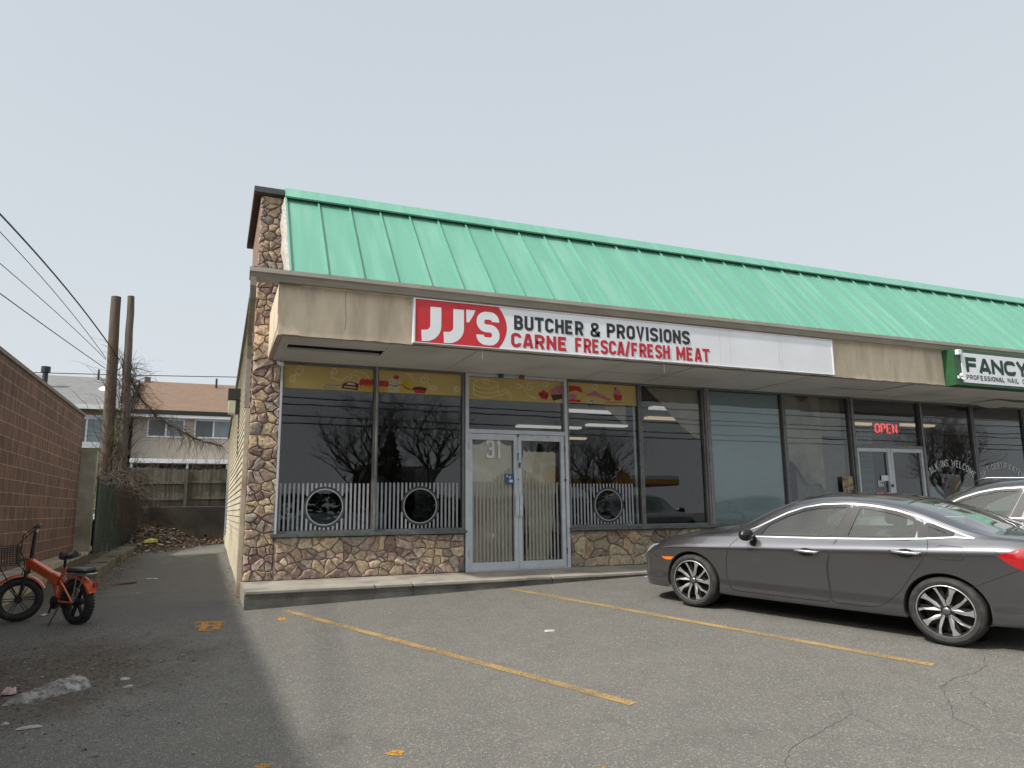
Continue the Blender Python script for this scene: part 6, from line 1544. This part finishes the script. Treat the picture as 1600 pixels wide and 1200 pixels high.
def bike_wheel(M, x, par):
    A = Matrix.Translation((x, 0, Rw)) @ Matrix.Rotation(R_(90), 4, 'X')
    wh = bpy.data.objects.new('wheel', None); COL.objects.link(wh); wh.parent = par
    def ty(b):
        n = 48; prof = [(Rw-.048+.048*cos(a)*1.0, .048*sin(a)) for a in [2*pi*k/14 for k in range(14)]]; b.lathe(prof, A, n, closed=True)
        for k in range(44):
            a = 2*pi*k/44
            for sgn in (-1, 1): b.box((Rw-.010, -.009, .004 if sgn > 0 else -.036), (Rw+.003, .009, .036 if sgn > 0 else -.004), A @ Matrix.Rotation(a+(.07 if sgn > 0 else 0), 4, 'Z'))
    bpart(M, 'tyre', RUB, wh, ty)
    def rim(b):
        b.lathe([(.185, -.034), (.178, 0), (.185, .034), (.172, .034), (.166, 0), (.172, -.034)], A, 40, closed=True)
        for k in range(6):
            a = 2*pi*k/6
            for o in (-.012, .012): b.box((.03, o-.005, -.012), (.175, o+.005, .012), A @ Matrix.Rotation(a+o*2, 4, 'Z'))
        b.lathe([(.045, -.05), (.05, -.02), (.05, .02), (.045, .05)], A, 20)
    bpart(M, 'rim', BKB, wh, rim)
    return wh
bike_wheel(LEANM, 0, BK_); bike_wheel(STEER, .10, BK_)
def arcband(b, cx, cz, r, a0, a1, w, n=18, flare=0):
    rows = []
    for k in range(n+1):
        a = a0+(a1-a0)*k/n; rows.append([(cx+(r+dz)*cos(a), y, cz+(r+dz)*sin(a)) for y, dz in ((-w, -.018), (-w*.85, 0), (0, .010), (w*.85, 0), (w, -.018))])
    b.grid(rows)
bpart(LEANM, 'rear_fender', BORA, BK_, lambda b: arcband(b, 0, Rw, Rw+.032, R_(35), R_(158), .056))
bpart(STEER, 'front_fender', BORA, BK_, lambda b: arcband(b, .10, Rw, Rw+.032, R_(12), R_(158), .056))
def frame(b):
    def beam(p, q, w, h):
        p, q = Vector(p), Vector(q); d = q-p; L = d.length; an = math.atan2(d.z, d.x)
        b.box((0, -w/2, -h/2), (L, w/2, h/2), Matrix.Translation(p) @ Matrix.Rotation(-an, 4, 'Y'), bev=.012)
    beam((.42, 0, .53), (.91, 0, .70), .075, .115)
    beam((.32, 0, .50), (.46, 0, .545), .085, .13)
    b.tube([(.34, 0, .24), (.26, 0, .66)], .026, 14)
    b.tube([(.36, 0, .26), (.45, 0, .50)], .024, 10)
    for y in (-.07, .07):
        b.tube([(.34, y*.5, .27), (.2, y, .265), (.0, y, Rw)], .015, 8); b.tube([(.29, y*.4, .50), (.15, y, .44), (.0, y, Rw)], .013, 8)
    b.tube([(.965, 0, .60), (.94, 0, .76)], .034, 14)
bpart(LEANM, 'frame', BORA, BK_, frame)
def blackbits(b):
    b.tube([(.26, 0, .64), (.235, 0, .80)], .016, 12)
    b.lathe([(.055, -.02), (.055, .02)], Matrix.Translation((.35, 0, .25)) @ Matrix.Rotation(R_(90), 4, 'X'), 20)
    b.tube([(.35, .075, .25), (.42, .08, .12)], .012, 8); b.tube([(.35, -.075, .25), (.28, -.08, .38)], .012, 8)
    b.tube([(.35, .06, .30), (.0, .06, .305)], .005, 5); b.tube([(.35, .06, .20), (.0, .06, .225)], .005, 5)
    b.lathe([(.08, -.003), (.08, .003)], Matrix.Translation((.35, .06, .25)) @ Matrix.Rotation(R_(90), 4, 'X'), 24)
bpart(LEANM, 'drivetrain', BKB, BK_, blackbits)
bpart(LEANM, 'pedal', SILVB, BK_, lambda b: b.box((.38, .085, .10), (.46, .175, .125), bev=.008)); bpart(LEANM, 'pedal', SILVB, BK_, lambda b: b.box((.24, -.175, .37), (.32, -.085, .395), bev=.008))
bpart(Matrix.Identity(4), 'kickstand', BKB, BK_, lambda b: b.tube([(.24, .06, .26), (.20, .17, .10), (.18, .235, .004)], .010, 8))
def saddle(b):
    rows = []
    for k in range(13):
        t = k/12; x = .06+.28*t; w = .085*(1-t)**.8+.028 if t < 1 else .02; w = w*min(1, t*6+.35); z = .825+.02*sin(t*pi*1.2+2.2)
        rows.append([(x, w*cos(a), z+.035*sin(a)*(1.3 if sin(a) < 0 else .8)-.025*abs(cos(a))) for a in [2*pi*j/16 for j in range(17)]])
    b.grid(rows)
    for r in (rows[0], rows[-1]): b.poly(r[:-1])
    b.tube([(.10, .03, .80), (.3, .015, .79)], .006, 6); b.tube([(.10, -.03, .80), (.3, -.015, .79)], .006, 6)
bpart(LEANM, 'saddle', VINYL, BK_, saddle)
def rack(b):
    for y in (-.055, .055): b.tube([(.20, y, .585), (-.26, y, .60), (-.30, 0, .60)], .008, 6); b.tube([(-.06, y, .60), (0, y*1.3, Rw)], .007, 6); b.tube([(-.2, y, .60), (-.02, y*1.3, Rw)], .007, 6)
    for x in (-.2, -.1, 0, .1): b.tube([(x, -.055, .592), (x, .055, .592)], .006, 6)
bpart(LEANM, 'rear_rack', SILVB, BK_, rack)
bpart(LEANM, 'rack_pad', VINYL, BK_, lambda b: b.box((-.24, -.085, .612), (.12, .085, .665), bev=.022))
bpart(LEANM, 'tail_reflector', mat('reflector_red', (.4, .02, .02), rough=.2), BK_, lambda b: b.box((-.32, -.03, .44), (-.30, .03, .50), bev=.004))
bpart(LEANM, 'shock_spring', SILVB, BK_, lambda b: b.tube([(.20+.0018*k, .022*cos(k*.9), .46+.0022*k+.022*sin(k*.9)) for k in range(50)], .005, 5))
def fork(b):
    for y in (-.072, .072): b.tube([(.10, y, Rw), (.02, y, .60)], .018, 10)
    b.box((-.02, -.09, .575), (.05, .09, .63), bev=.01)
    b.tube([(.005, 0, .60), (-.03, 0, .80), (-.06, 0, 1.09)], [.022, .026, .020], 12)
    b.box((.03, -.035, .52), (.09, .035, .56), bev=.01)
bpart(STEER, 'fork', BKB, BK_, fork)
def bars(b):
    b.tube([(-.07, 0, 1.08), (-.065, 0, 1.12)], .020, 10)
    b.tube([(-.10, -.30, 1.155), (-.08, -.18, 1.15), (-.065, -.06, 1.105), (-.065, .06, 1.105), (-.08, .18, 1.15), (-.10, .30, 1.155)], .011, 10)
bpart(STEER, 'handlebar', SILVB, BK_, bars)
def grips(b):
    for s in (-1, 1):
        b.tube([(-.085, s*.20, 1.152), (-.10, s*.32, 1.157)], .018, 10); b.tube([(-.07, s*.17, 1.15), (-.02, s*.20, 1.135), (-.03, s*.28, 1.11)], .007, 6); b.lathe([(.02, -.015), (.022, 0), (.02, .015)], Matrix.Translation((-.08, s*.17, 1.15)) @ Matrix.Rotation(R_(90), 4, 'X'), 12)
    b.box((-.11, -.05, 1.12), (-.05, .05, 1.16), bev=.01)
    for s in (-1, 1): b.tube([(-.05, s*.15, 1.14), (.07, s*.10, 1.05), (.09, s*.03, .85), (.04, s*.03, .70), (.09, s*.05, .50)], .005, 6); 
    b.tube([(-.06, .1, 1.12), (.12, .12, .95), (.13, .05, .72), (.02, .03, .58), (-.12, .0, .60)], .006, 6)
bpart(STEER, 'grips', BKB, BK_, grips)
bpart(STEER, 'headlight', mat('lamp_amber', (.5, .12, .02), (.4, .1, .02), rough=.2), BK_, lambda b: b.lathe([(0, 0), (.035, .005), (.035, .03), (0, .035)], Matrix.Translation((.02, -.03, 1.05)) @ Matrix.Rotation(R_(90), 4, 'Y'), 14))
def basket(b):
    x0, x1, y0, y1, z0, z1 = .10, .36, -.16, .16, .70, .92
    for k in range(9):
        z = z0+(z1-z0)*k/8; b.tube([(x0, y0, z), (x1, y0, z), (x1, y1, z), (x0, y1, z)], .0028 if k < 8 else .006, 4, closed=True)
    for k in range(13):
        y = y0+(y1-y0)*k/12; b.tube([(x0, y, z1), (x0, y, z0), (x1, y, z0), (x1, y, z1)], .0028, 4)
    for k in range(10):
        x = x0+(x1-x0)*k/9; b.tube([(x, y0, z1), (x, y0, z0), (x, y1, z0), (x, y1, z1)], .0028, 4)
bpart(STEER, 'basket', BKB, BK_, basket)
bpart(STEER, 'basket_bracket', BKB, BK_, lambda b: (b.tube([(-.02, .03, .76), (.10, .05, .74)], .008, 6), b.tube([(-.02, -.03, .76), (.10, -.05, .74)], .008, 6), b.tube([(.10, .08, Rw), (.30, .12, .70)], .006, 6)))

# ------------------------------------------------------------ across the street (seen in the shop windows)
BARK = mat('bark', (.075, .062, .052), (.045, .037, .031), rough=.95, scale=8, bump=.4)
def bare_tree(x, y, h, seed, lab, twigs=1.0):
    rr = random.Random(seed); mb = MB(); z0 = _gh(x, y); cnt = [0]
    def grow(p, d, L, r, lev):
        n = 4 if lev < 3 else 3; P = [Vector(p)]; d = Vector(d)
        for k in range(n):
            d = (d+Vector((rr.uniform(-1, 1), rr.uniform(-1, 1), rr.uniform(-.35, .8)))*(.13+.05*lev)).normalized(); P.append(P[-1]+d*L/n)
        mb.tube(P, [r*(1-.45*k/n) for k in range(n+1)], 7 if lev < 2 else (4 if lev < 4 else 3), cap=False)
        if lev >= 6: return
        kids = (5, 3, 3, 3, 3, 2)[lev]
        for c in range(kids):
            t = rr.uniform(.45, 1) if lev else rr.uniform(.75, 1); q = P[min(n, int(t*n+.5))]
            a = rr.uniform(0, 2*pi); sp = rr.uniform(.45, .95)
            perp = Vector((cos(a), sin(a), rr.uniform(-.25, .5))); nd_ = (d*(1-sp*.35)+perp*sp).normalized()
            grow(q, nd_, L*rr.uniform(.7, .98), r*rr.uniform(.42, .6), lev+1)
    grow((x, y, z0-.2), (0, 0, 1), h*.20, h*.022, 0)
    o = mb.build('bare_tree', BARK); return tag(o, lab, 'tree', 'trees across the street')
bare_tree(7.4, -21, 14, 5, 'large bare tree across the street, reflected in the corner window')
bare_tree(29, -31, 14, 9, 'bare tree across the street near the filling station')
t3 = bare_tree(64, -26, 15, 12, 'bare tree across the street opposite the nail salon')
for x, y, sc, rz, lab in ((17, -37, 1.1, 1.2, 'bare tree across the street behind the pitched-roof house'), (-6, -33, 1.0, 2.2, 'bare tree across the street, far left'), (41, -64, 1.2, 3.0, 'bare tree behind the filling station canopy'), (84, -40, 1.2, .6, 'bare tree across the street, far right')):
    c = t3.copy(); COL.objects.link(c); c['label'] = lab; c.rotation_euler = (0, 0, rz); c.scale = (sc,)*3
    c.location = Vector((x, y, 0)) - (Matrix.Rotation(rz, 3, 'Z') @ Vector((64*sc, -26*sc, 0)))
EVG = mat('evergreen', (.022, .032, .018), (.012, .018, .010), rough=.9, scale=3)
def leafy(name, x, y, rx, ry, h, n, lab, cone=False, seed=1, leaf=.22):
    rr = random.Random(seed); mb = MB(); z0 = _gh(x, y)
    for k in range(n):
        t = rr.random(); a = rr.uniform(0, 2*pi); f = (1-t)**.8 if cone else (1-(2*t-1)**4)**.5; r = rr.uniform(.55, 1)*f*(1+.2*sin(a*5+t*9))
        p = Vector((x+rx*r*cos(a), y+ry*r*sin(a), z0+.2+h*t)); e1 = Vector((rr.uniform(-1, 1), rr.uniform(-1, 1), rr.uniform(-.6, .6))).normalized()*leaf; e2 = e1.orthogonal().normalized()*leaf*.6
        mb.poly([p-e1, p+e2, p+e1, p-e2])
    mb.cur = 0; mb.tube([(x, y, z0-.1), (x, y, z0+h*.9)], [.14, .03], 6)
    return tag(mb.build(name, EVG), lab, 'tree' if cone else 'hedge')
leafy('evergreen_tree', 36, -57, 2.6, 2.6, 9, 1500, 'dark evergreen left of the filling station canopy', True, 2)
leafy('evergreen_tree', 47, -60, 3.2, 3.2, 9, 1500, 'dark evergreen right of the filling station canopy', True, 3)
leafy('evergreen_tree', 15.5, -46, 2.2, 2.2, 9, 1200, 'dark evergreen beside the house across the street', True, 4)
leafy('hedge', 6, -31, 19, 1.2, 2.6, 3200, 'long dark hedge across the street', False, 5, .3)
leafy('hedge', 26, -36, 8, 1.2, 2.4, 1500, 'short dark hedge across the street near the filling station', False, 6, .3)
HS = thing('street_house', (12, -44, -.7), 'grey house with pitched roof across the street', 'house')
bx('wall', (13.0, -50, -.8), (19, -44, 2.6), mat('dull_siding', (.14, .13, .12)), HS); mb = MB(); mb.prism([(-43.4, 2.6), (-47, 5.4), (-50.6, 2.6)], lambda u, v, t: (t, u, v), 12.6, 19.4); mb.build('roof', mat('dull_roof', (.05, .05, .052)), HS)
for x in (14, 16.6): bx('window', (x, -43.99, .6), (x+1.3, -43.95, 1.8), WGL2, HS)
# filling station canopy
GS = thing('filling_station', (41, -49, -.7), 'filling station canopy with yellow band and shell emblems across the street', 'canopy')
GY = mat('station_yellow', (.60, .36, .02), (.55, .33, .02), rough=.4); GRD = mat('station_red', (.42, .03, .02), rough=.4)
bx('canopy', (31, -58, 4.35), (50, -49, 4.75), WHITE, GS); bx('canopy_band', (31, -58.02, 3.85), (50.02, -48.98, 4.349), GY, GS); bx('canopy_stripe', (31, -58.01, 3.65), (50.01, -48.99, 3.849), GRD, GS)
for x in (34, 45): bx('canopy_post', (x, -54, -.8), (x+.4, -53.6, 3.65), WHITE, GS)
def emblem(x, y, z, r):
    bx('emblem_panel', (x-r*1.15, y-.1, z-r*1.15), (x+r*1.15, y, z+r*1.15), WHITE, GS)
    mb = MB(); pts = []
    for k in range(29):
        a = R_(-35)+R_(250)*k/28; q = r*(1+.04*cos(k*pi/2)); pts.append((x+q*cos(a), z+q*sin(a)))
    pts += [(x-r*.35, z-r*.95), (x+r*.35, z-r*.95)]
    mb.prism(pts, lambda u, v, t: (u, t, v), y+.01, y+.05); mb.build('emblem', GRD, GS)
    mb = MB(); mb.prism([(x+(u-x)*.84, z+(v-z)*.84) for u, v in pts], lambda u, v, t: (u, t, v), y+.055, y+.08); e = mb.build('emblem_face', GY, GS)
    mb = MB()
    for k in range(-3, 4): mb.ribbon([(x+k*r*.05, z-r*.6), (x+sin(k*.32)*r*.78, z+cos(k*.32)*r*.78)], r*.05, lambda u, v, l: (u, y+.085+abs(k)*.001, v))
    mb.build('emblem_ribs', GRD, GS)
emblem(42.5, -48.85, 4.3, .8); emblem(32.3, -46, 4.6, 1.0)
bx('sign_post', (32.1, -46.2, -.8), (32.5, -46.1, 3.5), WHITE, GS)
for (z, y, sg) in ((5.3, -12, .25), (5.75, -12.2, .3), (6.1, -12.1, .2), (6.7, -12.4, .35), (7.1, -12, .3), (7.6, -12.6, .3)):
    cable([(-30, y, z+.3), (95, y-2, z+.1)], .028, 'black street cable running above the road across the street', sag=sg*2, g='street cables across the road', name='street_cable')
c = copy_tree(SUVC); c['label'] = 'dark charcoal crossover parked farthest right, beyond the edge of the frame'
c.matrix_world = Matrix.Translation((4.3, -.6, -.02)) @ SUVC.matrix_world
